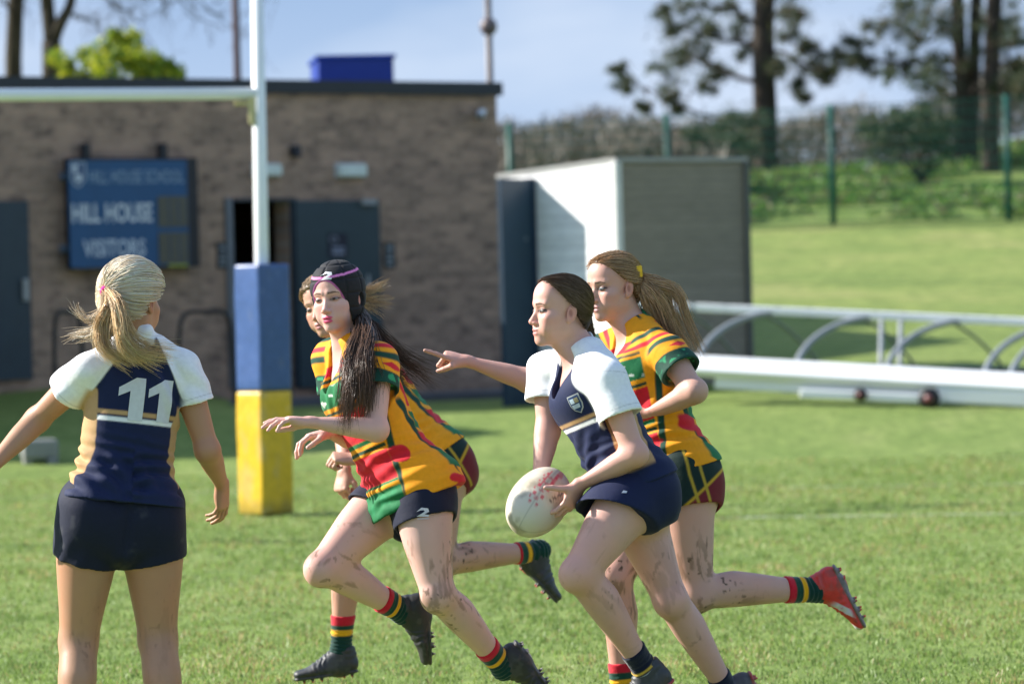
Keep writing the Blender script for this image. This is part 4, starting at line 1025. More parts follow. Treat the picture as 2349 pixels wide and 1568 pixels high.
def make_grass():
    R = np.random.default_rng(3); N = 270000
    y = 13.2 + (R.random(N) ** 1.5) * 20; hw = y * 1500 / FPX; x = R.uniform(-1, 1, N) * hw
    cl = fbm(np.stack([x, y * .6, 0 * x], 1), 1.6, 5, 3); cl2 = vnoise(np.stack([x, y * .6, 0 * x], 1), 9, 9)
    keep = R.random(N) < (.62 + .35 * cl2); x, y, cl, cl2 = x[keep], y[keep], cl[keep], cl2[keep]; N = len(x)
    P = np.stack([x, y, terr(x, y)], 1); h = R.uniform(.010, .028, N) * (1 + .45 * cl2 + .5 * sstep(.25, .6, cl)); w = R.uniform(.0016, .0034, N) * (1 + (y - 14) * .06)
    a = R.uniform(0, 2 * math.pi, N); d = np.stack([np.cos(a), np.sin(a), 0 * a], 1); ln = R.uniform(0, 2 * math.pi, N); lm = R.uniform(.2, .95, N)
    lean = np.stack([np.cos(ln), np.sin(ln), 0 * ln], 1) * (h * lm)[:, None]; up = np.stack([0 * h, 0 * h, h], 1)
    v = np.stack([P - d * w[:, None], P + d * w[:, None], P + lean * .45 + up * .62 + d * w[:, None] * .8, P + lean + up * (1 - .3 * lm[:, None]), P + lean * .45 + up * .62 - d * w[:, None] * .8], 1).reshape(-1, 3)
    i = np.arange(N) * 5; f = [None]
    F = np.concatenate([np.stack([i, i + 1, i + 2, i + 4], 1)]); T3 = np.stack([i + 4, i + 2, i + 3], 1)
    base = np.array([.205, .292, .072])[None] * (1 + .16 * R.normal(0, 1, N)).clip(.5, 1.7)[:, None]
    dry = (R.random(N) < .10 + .22 * sstep(.05, .4, cl))[:, None]; base = np.where(dry, np.array([.34, .29, .12])[None] * R.uniform(.7, 1.2, N)[:, None], base)
    base = base * (1 + .25 * cl[:, None] * np.array([1.1, .8, .9]))
    faces = [tuple(q) for q in F.tolist()] + [tuple(q) for q in T3.tolist()]
    t = NT('grass_blades'); m = t.pbr(t.vcol(), .5, 0, .4, transl=.42)
    o = mesh_np('grass', v, faces, m, colors=np.repeat(base, 5, 0), smooth=False); tag(o, 'short green grass blades across the pitch', 'grass', kind='stuff')
def make_lines():
    t = NT('line_paint'); c = t.mix(t.noise(14, 5, .7, t.coord()), (.17, .22, .06), (.42, .45, .32)); m = t.pbr(c, .8, 0, .2)
    for a, b, w in (((1500, 1193), (2700, 1172), .07), ((1500, 1124), (2700, 1104), .06), ((-300, 1148), (700, 1128), .05)):
        A, B = on_ground(*a), on_ground(*b); ax = nrm(B - A); n = np.cross((0, 0, 1), ax) * w; k = 40; v = []
        for i in range(k + 1):
            q = A + (B - A) * i / k; q[2] = 0
            for s in (-1, 1): p = q + n * s; v.append((p[0], p[1], terr(p[0], p[1]) + .004))
        o = mesh_np('pitch_line', v, np.array([(2 * i, 2 * i + 2, 2 * i + 3, 2 * i + 1) for i in range(k)]), m); tag(o, 'faint worn white pitch marking', kind='structure')

# ------------------------------------------------------------------ clubhouse
BR = at(1138, 190, 44.0); BL0 = at(0, 175, 40.3); E1 = nrm((BR[0] - BL0[0], BR[1] - BL0[1], 0)); E2 = V(-E1[1], E1[0], 0); BN = -E2
ROOF = BR[2] - .10
def wall(px, py, off=0.0):
    d = _f + _r * (px - CX) / FPX - _u * (py - CY) / FPX; O = BR + BN * off
    return CAM + d * (((O - CAM) @ BN) / (d @ BN))
def wbox(mb, x0, y0, x1, y1, depth, col=None, off=0.0, mi=0, bevel=0, pl=0.0):
    """box on the wall from its photo corners; sticks out 'depth' starting at 'off'"""
    xm, ym = (x0 + x1) / 2, (y0 + y1) / 2
    a, b = wall(x0, ym, pl), wall(x1, ym, pl); t, u = wall(xm, y0, pl), wall(xm, y1, pl); c = wall(xm, ym, pl) + BN * (off - pl + depth / 2)
    return mb.box(c, (abs((b - a) @ E1), depth, t[2] - u[2]), E1, BN, (0, 0, 1), col=col, bevel=bevel, mi=mi)
def mat_brick():
    t = NT('brick'); g = t.n('ShaderNodeNewGeometry'); 
    cmb = t.n('ShaderNodeCombineXYZ'); sep = t.n('ShaderNodeSeparateXYZ'); t.l(g.outputs['Position'], sep.inputs[0])
    dot = t.n('ShaderNodeVectorMath', operation='DOT_PRODUCT'); t.l(g.outputs['Position'], dot.inputs[0]); dot.inputs[1].default_value = tuple(E1 + E2 * .0 if True else E1)
    t.l(dot.outputs['Value'], cmb.inputs[0]); t.l(sep.outputs['Z'], cmb.inputs[1])
    b = t.n('ShaderNodeTexBrick'); t.l(cmb.outputs[0], b.inputs['Vector'])
    t.setv(b, Scale=1.0, Mortar_Size=.006, Brick_Width=.225, Row_Height=.075, Bias=-.1, Color1=(.40, .262, .190), Color2=(.245, .165, .122), Mortar=(.35, .275, .22))
    n = t.noise(2.6, 3, .6, cmb.outputs[0]); spots = t.n('ShaderNodeTexNoise'); 
    mp = t.n('ShaderNodeMapping'); mp.inputs['Scale'].default_value = (4.6, 8.5, 1); t.l(cmb.outputs[0], mp.inputs['Vector'])
    sp = t.noise(1.0, 2, .5, mp.outputs[0]); c = t.mix(1.0, b.outputs['Color'], t.ramp(sp, [(.30, (.58, .58, .62)), (.46, (1, 1, 1)), (.62, (1, 1, 1)), (.74, (1.28, 1.26, 1.26))]), 'MULTIPLY')
    c = t.mix(1.0, c, t.ramp(n, [(.3, (.82, .82, .84)), (.7, (1.12, 1.1, 1.08))]), 'MULTIPLY')
    return t.pbr(c, .85, 0, .2, t.bump(b.outputs['Fac'], -.5, .006))
def text_mesh(s, height, width=None, bold=0.0, extr=.004):
    cu = bpy.data.curves.new('tmp', 'FONT'); cu.body = s; cu.size = 1; cu.offset = bold; cu.resolution_u = 3
    o = bpy.data.objects.new('tmp', cu); COL.objects.link(o); dg = bpy.context.evaluated_depsgraph_get(); dg.update()
    me = bpy.data.meshes.new_from_object(o.evaluated_get(dg)); v = np.array([q.co[:] for q in me.vertices]); f = [tuple(p.vertices) for p in me.polygons]
    bpy.data.objects.remove(o); bpy.data.curves.remove(cu); bpy.data.meshes.remove(me)
    v = v - [(v[:, 0].min() + v[:, 0].max()) / 2, (v[:, 1].min() + v[:, 1].max()) / 2, 0]; k = height / np.ptp(v[:, 1]); kx = k if width is None else width / np.ptp(v[:, 0])
    return v[:, :2] * [kx, k], f
def wtext(mb, s, x0, y0, x1, y1, off, col, bold=.0):
    a, b = wall(x0, (y0 + y1) / 2, off), wall(x1, (y0 + y1) / 2, off); t, u = wall((x0 + x1) / 2, y0, off), wall((x0 + x1) / 2, y1, off); c = wall((x0 + x1) / 2, (y0 + y1) / 2, off)
    v, f = text_mesh(s, t[2] - u[2], (b - a) @ E1, bold); mb.add(c + v[:, :1] * E1 + v[:, 1:] * V(0, 0, 1), f, col)
PAINT = None
def make_building():
    global PAINT
    t = NT('painted_metal'); PAINT = t.pbr(t.mix(.25, t.vcol(), t.mix(1.0, t.vcol(), t.ramp(t.noise(6, 4, .6, t.coord()), [(.3, (.6, .6, .6)), (.7, (1.3, 1.3, 1.3))]), 'MULTIPLY')), .45, 0, .4)
    SLATE = (.022, .040, .058)
    A = wall(-260, 400); A = BR + E1 * ((A - BR) @ E1); root = empty('brick_clubhouse', (BR[0], BR[1], 0), 'low flat-roofed brown brick clubhouse with dark doors behind the pitch', 'building')
    L = (BR - A) @ E1; dep = 9.0; z0 = -.4; brick = mat_brick()
    # wall with a real opening for the doorway
    o0, o1 = wall(533, 460), wall(672, 890); a0, a1 = (o0 - BR) @ E1, (o1 - BR) @ E1; zt = o0[2]; mb = MB()
    def slab(s0, s1, za, zb, thick=.28): mb.box(BR + E1 * (s0 + s1) / 2 - BN * thick / 2 + V(0, 0, (za + zb) / 2 - BR[2]), (s1 - s0, thick, zb - za), E1, BN, (0, 0, 1))
    slab(-L, a0, z0, ROOF); slab(a1, 0, z0, ROOF); slab(a0, a1, zt, ROOF)
    mb.box(BR - BN * (dep / 2 + .15) + V(0, 0, (z0 + ROOF) / 2 - BR[2]) - E1 * .14, (.28, dep - .28, ROOF - z0), E1, BN, (0, 0, 1))
    mb.box(BR - E1 * L - BN * (dep / 2 + .15) + V(0, 0, (z0 + ROOF) / 2 - BR[2]) + E1 * .14, (.28, dep - .28, ROOF - z0), E1, BN, (0, 0, 1))
    mb.box(BR - E1 * L / 2 - BN * dep + V(0, 0, (z0 + ROOF) / 2 - BR[2]), (L, .26, ROOF - z0), E1, BN, (0, 0, 1))
    mb.build('wall', brick, root, colors=False)
    r = MB(); r.box(BR - E1 * L / 2 - BN * (dep / 2) - V(0, 0, .075), (L + .10, dep + .12, .15), E1, BN, (0, 0, 1), col=(.018, .022, .032)); r.build('roof', PAINT, root)
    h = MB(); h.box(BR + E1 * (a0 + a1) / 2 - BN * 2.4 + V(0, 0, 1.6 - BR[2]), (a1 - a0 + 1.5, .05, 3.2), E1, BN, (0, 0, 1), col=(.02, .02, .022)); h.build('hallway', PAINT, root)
    # unseen gabled wing, added out of view on the left to shadow the grass
    def WG(x, y, z): return (x, y, z)
    wv = [WG(-6.3, 35.7, 0), WG(-6.3, 39.7, 0), WG(-6.3, 39.7, 2.6), WG(-6.3, 37.3, 3.8), WG(-6.3, 35.7, 2.5)]; wg = MB(); wg.prism(wv, (-5.5, .0, 0)); wg.build('shadow_wing', brick, root, colors=False)
    wg = MB(); 
    for a_, b_ in (((35.55, 2.42), (37.3, 3.83)), ((39.85, 2.52), (37.3, 3.83))): n_ = nrm((0, -(b_[1] - a_[1]), b_[0] - a_[0])); n_ = n_ if n_[2] > 0 else -n_; wg.prism([(-6.2, a_[0], a_[1]), (-6.2, b_[0], b_[1]), (-11.9, b_[0], b_[1]), (-11.9, a_[0], a_[1])], n_ * .06, col=(.05, .05, .055))
    wg.build('shadow_wing_roof', PAINT, root)
    d = MB(); wbox(d, -70, 462, 65, 872, .05, SLATE, .004); dl = d.build('door', PAINT, root)
    d = MB(); wbox(d, 44, 640, 56, 690, .05, (.35, .36, .36), .056, bevel=.008); d.build('handle', PAINT, dl)
    # open leaf, hinged right of the doorway and folded back on the wall
    d = MB(); wbox(d, 676, 460, 868, 886, .055, (.026, .048, .062), .02); dl = d.build('door', PAINT, root); dl['label'] = 'slate grey door leaf folded back beside the dark doorway'
    d = MB(); wbox(d, 818, 458, 850, 470, .06, (.30, .31, .32), .078); d.build('door_closer', PAINT, dl)
    d = MB(); wbox(d, 744, 535, 788, 592, .006, (.008, .010, .028), .077); sg = d.build('door_sign', PAINT, dl)
    d = MB(); wtext(d, 'O', 757, 541, 775, 556, .086, (.25, .28, .34)); wbox(d, 752, 566, 781, 572, .002, (.20, .22, .30), .085); wbox(d, 752, 576, 781, 584, .002, (.22, .24, .32), .085); d.build('sign_print', PAINT, sg)
    d = MB(); d.tube([wall(845, 630, .10), wall(845, 660, .10)], .012, 8, col=(.5, .5, .5)); d.build('handle', PAINT, dl)
    d = MB(); wbox(d, 519, 455, 533, 890, .05, (.14, .155, .18), .003); wbox(d, 533, 455, 676, 461, .05, (.03, .045, .06), .003); wbox(d, 668, 461, 676, 888, .04, (.02, .03, .045), .003); d.build('door_frame', PAINT, root)
    d = MB(); wbox(d, 672, 332, 690, 360, .10, (.012, .014, .02), .003, bevel=.01)
    def fixture(name, lab, cat, boxes, group=None):
        c = wall((boxes[0][0] + boxes[0][2]) / 2, boxes[0][3]); e = empty(name, tuple(c), lab, cat, group)
        for i, (x0, y0, x1, y1, dp, col, off, part) in enumerate(boxes): m = MB(); wbox(m, x0, y0, x1, y1, dp, col, off, bevel=min(.012, dp * .3)); m.build(part, PAINT, e)
        return e
    fixture('wall_lamp', 'pale bulkhead lamp above the slate door leaf', 'lamp', [(770, 378, 832, 405, .07, (.62, .68, .64), .03, 'diffuser'), (766, 375, 836, 408, .03, (.5, .5, .5), .002, 'back_plate')], 'bulkhead lamps on the brick wall')
    fixture('wall_lamp', 'pale bulkhead lamp just right of the white goal post', 'lamp', [(580, 378, 637, 403, .07, (.62, .68, .64), .03, 'diffuser'), (576, 375, 640, 406, .03, (.5, .5, .5), .002, 'back_plate')], 'bulkhead lamps on the brick wall')
    fixture('wall_sensor', 'small dark box on the brick wall above the doorway', 'sensor', [(663, 334, 682, 360, .09, (.012, .014, .022), .002, 'housing'), (667, 350, 678, 358, .03, (.03, .03, .05), .092, 'lens')])
    for lab, x in (('narrow black notice with white print left of the dark doorway', 496), ('narrow black notice with white print right of the slate door leaf', 879)):
        e = fixture('wall_sign', lab, 'sign', [(x, 556, x + 27, 617, .012, (.014, .015, .020), .002, 'panel')], 'black notices beside the doorway')
        m = MB()
        for k, (yy, hh) in enumerate(((563, 10), (580, 5), (590, 8), (603, 7))): wbox(m, x + 6, yy, x + 21, yy + hh, .002, (.22, .25, .28), .0145)
        m.build('print', PAINT, e)
    # camera
    c = wall(1104, 262, .1); e = empty('security_camera', tuple(wall(1104, 262)), 'white security camera high on the right end of the brick wall', 'camera'); m = MB(); ax = nrm(-E1 * .5 + BN * .6 - V(0, 0, .3))
    m.tube([c - ax * .07, c - ax * .065, c + ax * .07, c + ax * .075], [.03, .045, .045, .03], 12, col=(.72, .75, .80)); m.build('housing', PAINT, e, smooth=True); m = MB(); m.tube([c + ax * .072, c + ax * .08], [.034, .03], 12, col=(.02, .02, .03)); m.build('lens', PAINT, e)
    m = MB(); m.tube([wall(1112, 254), c + V(0, 0, .03)], [.02, .02], 8, col=(.7, .72, .75)); m.build('bracket', PAINT, e)
    # scoreboard
    e = empty('scoreboard', tuple(wall(290, 610)), 'blue school scoreboard with white team names and two score windows', 'scoreboard'); T = .20
    m = MB(); wbox(m, 150, 364, 434, 616, T, (.008, .010, .016), .01); m.build('cabinet', PAINT, e)
    m = MB(); wbox(m, 158, 368, 430, 612, .012, (.008, .070, .185), T + .012, pl=T); bf = m.build('face', PAINT, e); F = T + .026
    for y0, y1, x0 in ((450, 520, 359), (533, 604, 361)):
        m = MB(); wbox(m, x0, y0, x0 + 67, y1, .01, (.085, .082, .062), F, pl=T)
        for k in (.36, .68): wbox(m, x0 + 67 * k, y0 + 6, x0 + 67 * k + 2, y1 - 6, .004, (.02, .05, .13), F + .011, pl=T)
        m.build('score_window', PAINT, e)
    m = MB(); wbox(m, 384, 606, 428, 611, .006, (.35, .38, .05), F, pl=T); m.build('strip', PAINT, e)
    for s, x0, y0, x1, y1, c, b in (('HILL HOUSE SCHOOL', 206, 390, 422, 420, (.26, .36, .48), .0), ('HILL HOUSE', 166, 466, 350, 510, (.62, .66, .72), .02), ('VISITORS', 191, 549, 334, 588, (.50, .56, .66), .02)):
        m = MB(); wtext(m, s, x0, y0, x1, y1, F + .004, c, b); m.build('lettering', PAINT, e)
    m = MB()
    def W2(pts, off): return [wall(x, y, off) for x, y in pts]
    m.poly(W2([(161, 372), (161, 405), (166, 420), (179, 432), (192, 420), (197, 405), (197, 372)], F + .003)[::1], (.30, .36, .44))
    m.poly(W2([(165, 376), (165, 404), (169, 417), (179, 427), (189, 417), (193, 404), (193, 376)], F + .005), (.02, .06, .16))
    m.poly(W2([(167, 378), (167, 396), (179, 396), (179, 378)], F + .007), (.45, .50, .58)); m.poly(W2([(173, 400), (173, 416), (187, 416), (187, 400)], F + .007), (.55, .6, .66)); m.build('crest', PAINT, e)
    for x in (184, 360):
        m = MB(); wbox(m, x - 8, 330, x + 8, 364, .10, (.012, .014, .022), .06, bevel=.012); m.build('lamp', PAINT, e)
    for y in (405, 571): m = MB(); wbox(m, 133, y - 9, 150, y + 9, .06, (.12, .16, .22), .02, bevel=.01); m.build('hinge', PAINT, e)
    # paved strip
    p = MB(); q = [wall(250, 880, .0), wall(1290, 900, .0)]; 
    A0 = BR + E1 * -4.6; zz = .44; pts = [A0 + BN * .02, BR + E1 * 1.0 + BN * .02, BR + E1 * 1.2 + BN * 1.1, A0 + BN * .9]; pts = [(a[0], a[1], zz) for a in pts]
    p.prism(pts, (0, 0, -.5), col=(.09, .09, .10)); o = p.build('pavement', simple('paving', (.10, .10, .115), .8, nscale=5, namt=.25)); tag(o, 'dark paved strip along the clubhouse wall', kind='structure')
    # tubular rail hoops
    for lab, xs in (('black tubular hoop rail beside the post pad', (405, 538)), ('black tubular hoop rail left of the scoreboard', (122, 190))):
        a, b = wall(xs[0], 780, .9), wall(xs[1], 780, .9); top = wall(xs[0] + 30, 716, .9)[2]; e = empty('hoop_rail', (a[0], a[1], terr(a[0], a[1])), lab, 'rail', 'black hoop rails by the clubhouse wall'); m = MB()
        ins = (b - a) * .16; zt = top; pts = spline([(a[0], a[1], terr(a[0], a[1]) - .05), (a[0] + ins[0] * .3, a[1] + ins[1] * .3, zt - .25), (a[0] + ins[0], a[1] + ins[1], zt - .02), (*((a + b) / 2)[:2], zt), (b[0] - ins[0], b[1] - ins[1], zt - .02), (b[0] - ins[0] * .3, b[1] - ins[1] * .3, zt - .25), (b[0], b[1], terr(b[0], b[1]) - .05)], 40)
        m.tube(pts, .024, 10, col=(.012, .013, .016)); m.build('hoop', PAINT, e, smooth=True)
    # roof box
    f0, f1 = at(706, 186, 46.0), at(880, 186, 46.0); top = at(700, 138, 46)[2]; w = f1[0] - f0[0]
    e = MB(); z0 = ROOF + .08; c = (f0 + f1) / 2; e.box((c[0] + .05, c[1] + .6, (z0 + top) / 2), (w, 1.3, top - z0 + .03), nrm((1, .12, 0)), nrm((-.12, 1, 0)), (0, 0, 1), col=(.004, .030, .26), bevel=.02)
    e.box((c[0] + .05, c[1] + .6, top + .02), (w + .06, 1.36, .05), nrm((1, .12, 0)), nrm((-.12, 1, 0)), (0, 0, 1), col=(.006, .045, .34), bevel=.015)
    o = e.build('roof_box', PAINT, base=(c[0], c[1], z0)); tag(o, 'bright blue box standing on the clubhouse roof', 'roof box')
    # poles
    b = at(1142, 880, 44.6); e = empty('lamp_column', (b[0], b[1], terr(b[0], b[1])), 'slim brown pole with a round collar at the right clubhouse corner', 'pole'); tp = at(1128, -200, 44.6); m = MB()
    m.tube([(b[0], b[1], terr(b[0], b[1]) - .2), (b[0], b[1], tp[2])], [.045, .038], 12, col=(.105, .085, .085)); m.build('shaft', PAINT, e, smooth=True)
    z = at(1130, 62, 44.6)[2]; m = MB(); th = np.linspace(0, math.pi, 9); m.tube([(b[0], b[1], z - .11 * math.cos(q)) for q in th], np.maximum(.105 * np.sin(th), .03), 14, col=(.13, .10, .10)); m.build('collar', PAINT, e, smooth=True)
    b = at(545, 180, 52); e = MB(); e.tube([(b[0], b[1], .8), (b[0], b[1], b[2]), (b[0] - .02, b[1], b[2] + 6)], [.06, .052, .04], 10, col=(.075, .035, .035)); e.tube([(b[0], b[1], b[2] + 5.9), (b[0] + .3, b[1] - .2, b[2] + 6.1)], [.035, .05], 8, col=(.075, .035, .035))
    o = e.build('flag_pole', PAINT, base=(b[0], b[1], .8), smooth=True); tag(o, 'thin dark red pole behind the clubhouse roof, next to the goal post', 'pole')
# ------------------------------------------------------------------ sheds right of the clubhouse
def plank_mat(name, col, pitch=.11, amt=.15):
    t = NT(name); g = t.n('ShaderNodeNewGeometry'); sep = t.n('ShaderNodeSeparateXYZ'); t.l(g.outputs['Position'], sep.inputs[0])
    m = t.n('ShaderNodeMath', operation='MULTIPLY'); m.inputs[1].default_value = 1 / pitch; t.l(sep.outputs['Z'], m.inputs[0])
    fr = t.n('ShaderNodeMath', operation='FRACT'); t.l(m.outputs[0], fr.inputs[0])
    fl = t.n('ShaderNodeMath', operation='FLOOR'); t.l(m.outputs[0], fl.inputs[0]); wn = t.n('ShaderNodeTexWhiteNoise', noise_dimensions='1D'); t.l(fl.outputs[0], wn.inputs['W'])
    gap = t.ramp(fr.outputs[0], [(0, (0, 0, 0)), (.08, (1, 1, 1)), (.92, (1, 1, 1)), (1, (.2, .2, .2))])
    c = t.mix(1.0, col, t.ramp(wn.outputs['Value'], [(0, (1 - amt,) * 3), (1, (1 + amt,) * 3)]), 'MULTIPLY'); c = t.mix(1.0, c, t.ramp(t.noise(5, 4, .6, t.coord('Object', (1, 1, 4))), [(.3, (.88,) * 3), (.7, (1.08,) * 3)]), 'MULTIPLY')
    c = t.mix(1.0, c, t.mix(gap, (.72, .72, .72), (1, 1, 1)), 'MULTIPLY')
    return t.pbr(c, .7, 0, .25, t.bump(gap, .6, .01))
def make_shed():
    A, B, C = at(1140, 410, 40.6), at(1411, 372, 39.0), at(1708, 379, 39.9); z1 = B[2]; zA = A[2]; z0 = .1
    e = empty('storage_shed', (B[0], B[1], .5), 'flat-topped shed of horizontal boards, white on its sunlit side and grey in front', 'shed')
    ax = nrm((A - B) * [1, 1, 0]); fx = nrm((C - B) * [1, 1, 0]); nW = nrm(np.cross((0, 0, 1), ax)) ; nW = nW if nW[0] < 0 else -nW; nF = nrm(np.cross(fx, (0, 0, 1))); nF = nF if nF[1] < 0 else -nF
    LA = np.linalg.norm((A - B)[:2]); LC = np.linalg.norm((C - B)[:2]); zc = (z0 + z1) / 2; H = z1 - z0
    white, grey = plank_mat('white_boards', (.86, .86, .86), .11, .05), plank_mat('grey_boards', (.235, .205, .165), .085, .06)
    m = MB(); m.prism([(B[0], B[1], z0), (A[0], A[1], z0), (A[0], A[1], zA), (B[0], B[1], z1)], -nW * .08); m.build('side_wall', white, e, colors=False)
    m = MB(); m.box((B[0], B[1], zc) + fx * (LC / 2 + .05) - nF * .04 + ax * .0, (LC - .06, .08, H), fx, nF, (0, 0, 1)); m.build('front_wall', grey, e, colors=False)
    m = MB(); q = [B + nW * .012 + nF * .03, C + nF * .03 + fx * .02, C + ax * LA + fx * .02, A + nW * .012]; m.prism([(p[0], p[1], zz + .002) for p, zz in zip(q, (z1, z1, zA, zA))], (0, 0, .045), col=(.30, .30, .29)); m.build('roof', PAINT, e)
    m = MB(); m.box((B[0], B[1], zc) + nF * .02 + nW * .01, (.07, .07, H), fx, nF, (0, 0, 1), col=(.62, .62, .6)); m.build('corner_trim', PAINT, e); m = MB(); m.box((C[0], C[1], zc) + nF * .01, (.05, .07, H), fx, nF, (0, 0, 1), col=(.10, .10, .095)); m.build('corner_trim', PAINT, e)
    m = MB(); fn = nrm(np.cross((0, 0, 1), ax)); m.prism([(C[0], C[1], z0) - fx * .05 + ax * .05, (C[0], C[1], z0) + ax * LA - fx * .05, (C[0], C[1], zA) + ax * LA - fx * .05, (C[0], C[1], z1) - fx * .05 + ax * .05], -fx * .05, col=(.17, .17, .16)); m.build('far_wall', PAINT, e)
    # gate panel between clubhouse and shed
    a, b = at(1144, 412, 39.62), at(1221, 408, 40.08); g = MB(); ax2 = nrm((b - a) * [1, 1, 0]); L = np.linalg.norm((b - a)[:2]); zt = (a[2] + b[2]) / 2; zb = .15; c = (a + b) / 2
    e = empty('side_gate', (a[0], a[1], .4), 'tall dark blue metal gate between the clubhouse corner and the white shed wall', 'gate'); n2 = nrm(np.cross(ax2, (0, 0, 1)))
    g.box((c[0], c[1], (zt + zb) / 2), (L, .05, zt - zb), ax2, n2, (0, 0, 1), col=(.012, .034, .062)); g.build('panel', PAINT, e)
    g = MB(); g.box((b[0], b[1], (zt + zb) / 2) - ax2 * .03 + n2 * .0, (.05, .09, zt - zb + .02), ax2, n2, (0, 0, 1), col=(.010, .026, .06)); g.build('post', PAINT, e)
    g = MB(); q = at(1203, 548, 39.95); g.box(np.array(q) + n2 * .0, (.03, .05, .03), ax2, n2, (0, 0, 1), col=(.2, .25, .3)); g.build('latch', PAINT, e)
# ------------------------------------------------------------------ goal post
def make_goal():
    base = on_ground(610, 1178); D = (base - CAM) @ _f; e = empty('goal_posts', (base[0], base[1], 0), 'white rugby goal posts with blue and yellow padded base', 'goal posts')
    white = simple('white_gloss', (.80, .81, .82), .3, 0, .5, nscale=8, namt=.05)
    top = at(577, -160, D); x0 = at(605, 700, D); dx = (at(577, 0, D) - at(599, 600, D)); 
    foot = V(base[0] + .0, base[1], 0); tp = V(at(571, -160, D)[0] + .055, base[1], top[2]); m = MB(); m.tube([foot, foot + (tp - foot) * .5, tp], [.052, .050, .044], 16); m.build('upright', white, e, smooth=True, colors=False)
    z = at(575, 216, D)[2]; j = foot + (tp - foot) * (z / tp[2]); ln = nrm((-math.cos(R27), -math.sin(R27), 0)); 
    m = MB(); m.tube([j - ln * .02, j + ln * 5.6], .044, 16); m.build('crossbar', white, e, smooth=True, colors=False)
    m = MB(); o2 = j + ln * 5.62; m.tube([(o2[0], o2[1], 0), (o2[0], o2[1], tp[2])], [.052, .044], 16); m.build('upright', white, e, smooth=True, colors=False)
    m = MB(); m.box(j + V(-.05, -.03, -.12), (.05, .06, .20), col=(.55, .48, .25), bevel=.01); m.box(j + V(-.06, -.02, -.07) + ln * .05, (.14, .03, .03), col=(.50, .42, .22), bevel=.006); m.build('bracket', PAINT, e)
    t = NT('pad_vinyl'); co = t.coord(); nz = t.noise(3.5, 4, .6, co); n2 = t.noise(18, 3, .6, co); c = t.mix(1.0, t.vcol(), t.ramp(n2, [(.3, (.88,) * 3), (.5, (1, 1, 1)), (.72, (1.12, 1.12, 1.15))]), 'MULTIPLY'); c = t.mix(t.ramp(n2, [(.66, (0, 0, 0)), (.74, (.35,) * 3)]), c, (.35, .38, .42)); vin = t.pbr(c, .38, 0, .45, t.bump(nz, .25, .03), coat=.1)
    a = math.radians(43); X, Y = V(math.cos(a), math.sin(a), 0), V(-math.sin(a), math.cos(a), 0); w = .285
    zs = at(604, 895, D)[2]; zt = at(600, 606, D)[2]
    for z0, z1, col, lab in ((.0, zs - .003, (.62, .385, .010), 'yellow lower pad'), (zs, zt, (.035, .085, .24), 'blue upper pad')):
        bm = bmesh.new(); bmesh.ops.create_cube(bm, size=1)
        for v in bm.verts: v.co = Vector((v.co.x * w, v.co.y * w, v.co.z * (z1 - z0)))
        bmesh.ops.bevel(bm, geom=bm.edges[:], offset=.022, segments=3, affect='EDGES', profile=.6); bmesh.ops.subdivide_edges(bm, edges=[q for q in bm.edges if q.calc_length() > .15], cuts=14, use_grid_fill=True)
        bm.verts.index_update(); v = np.array([q.co[:] for q in bm.verts]); f = [tuple(q.index for q in fc.verts) for fc in bm.faces]; bm.free()
        P = v[:, :1] * X + v[:, 1:2] * Y + v[:, 2:] * V(0, 0, 1); lean = (tp - foot) / tp[2]; zz = (z0 + z1) / 2 + v[:, 2]
        P = np.stack([P[:, 0], P[:, 1], zz], 1) + V(base[0], base[1], 0) + (zz[:, None] * lean * [1, 1, 0]) + .006 * np.stack([vnoise(P, 5, 1), vnoise(P, 5, 2), 0 * zz], 1)
        pc = put(np.tile(np.array(col, float), (len(P), 1)), sstep(.16, .0, P[:, 2] + .06 * vnoise(P, 20, 4)) * .6, (.16, .14, .05)); pc = put(pc, sstep(.30, .5, fbm(P, 7, 6, 3)) * .25, (.30, .30, .28)); o = mesh_np('pad', P, f, vin, e, colors=pc); o['label'] = lab
R27 = math.radians(22)
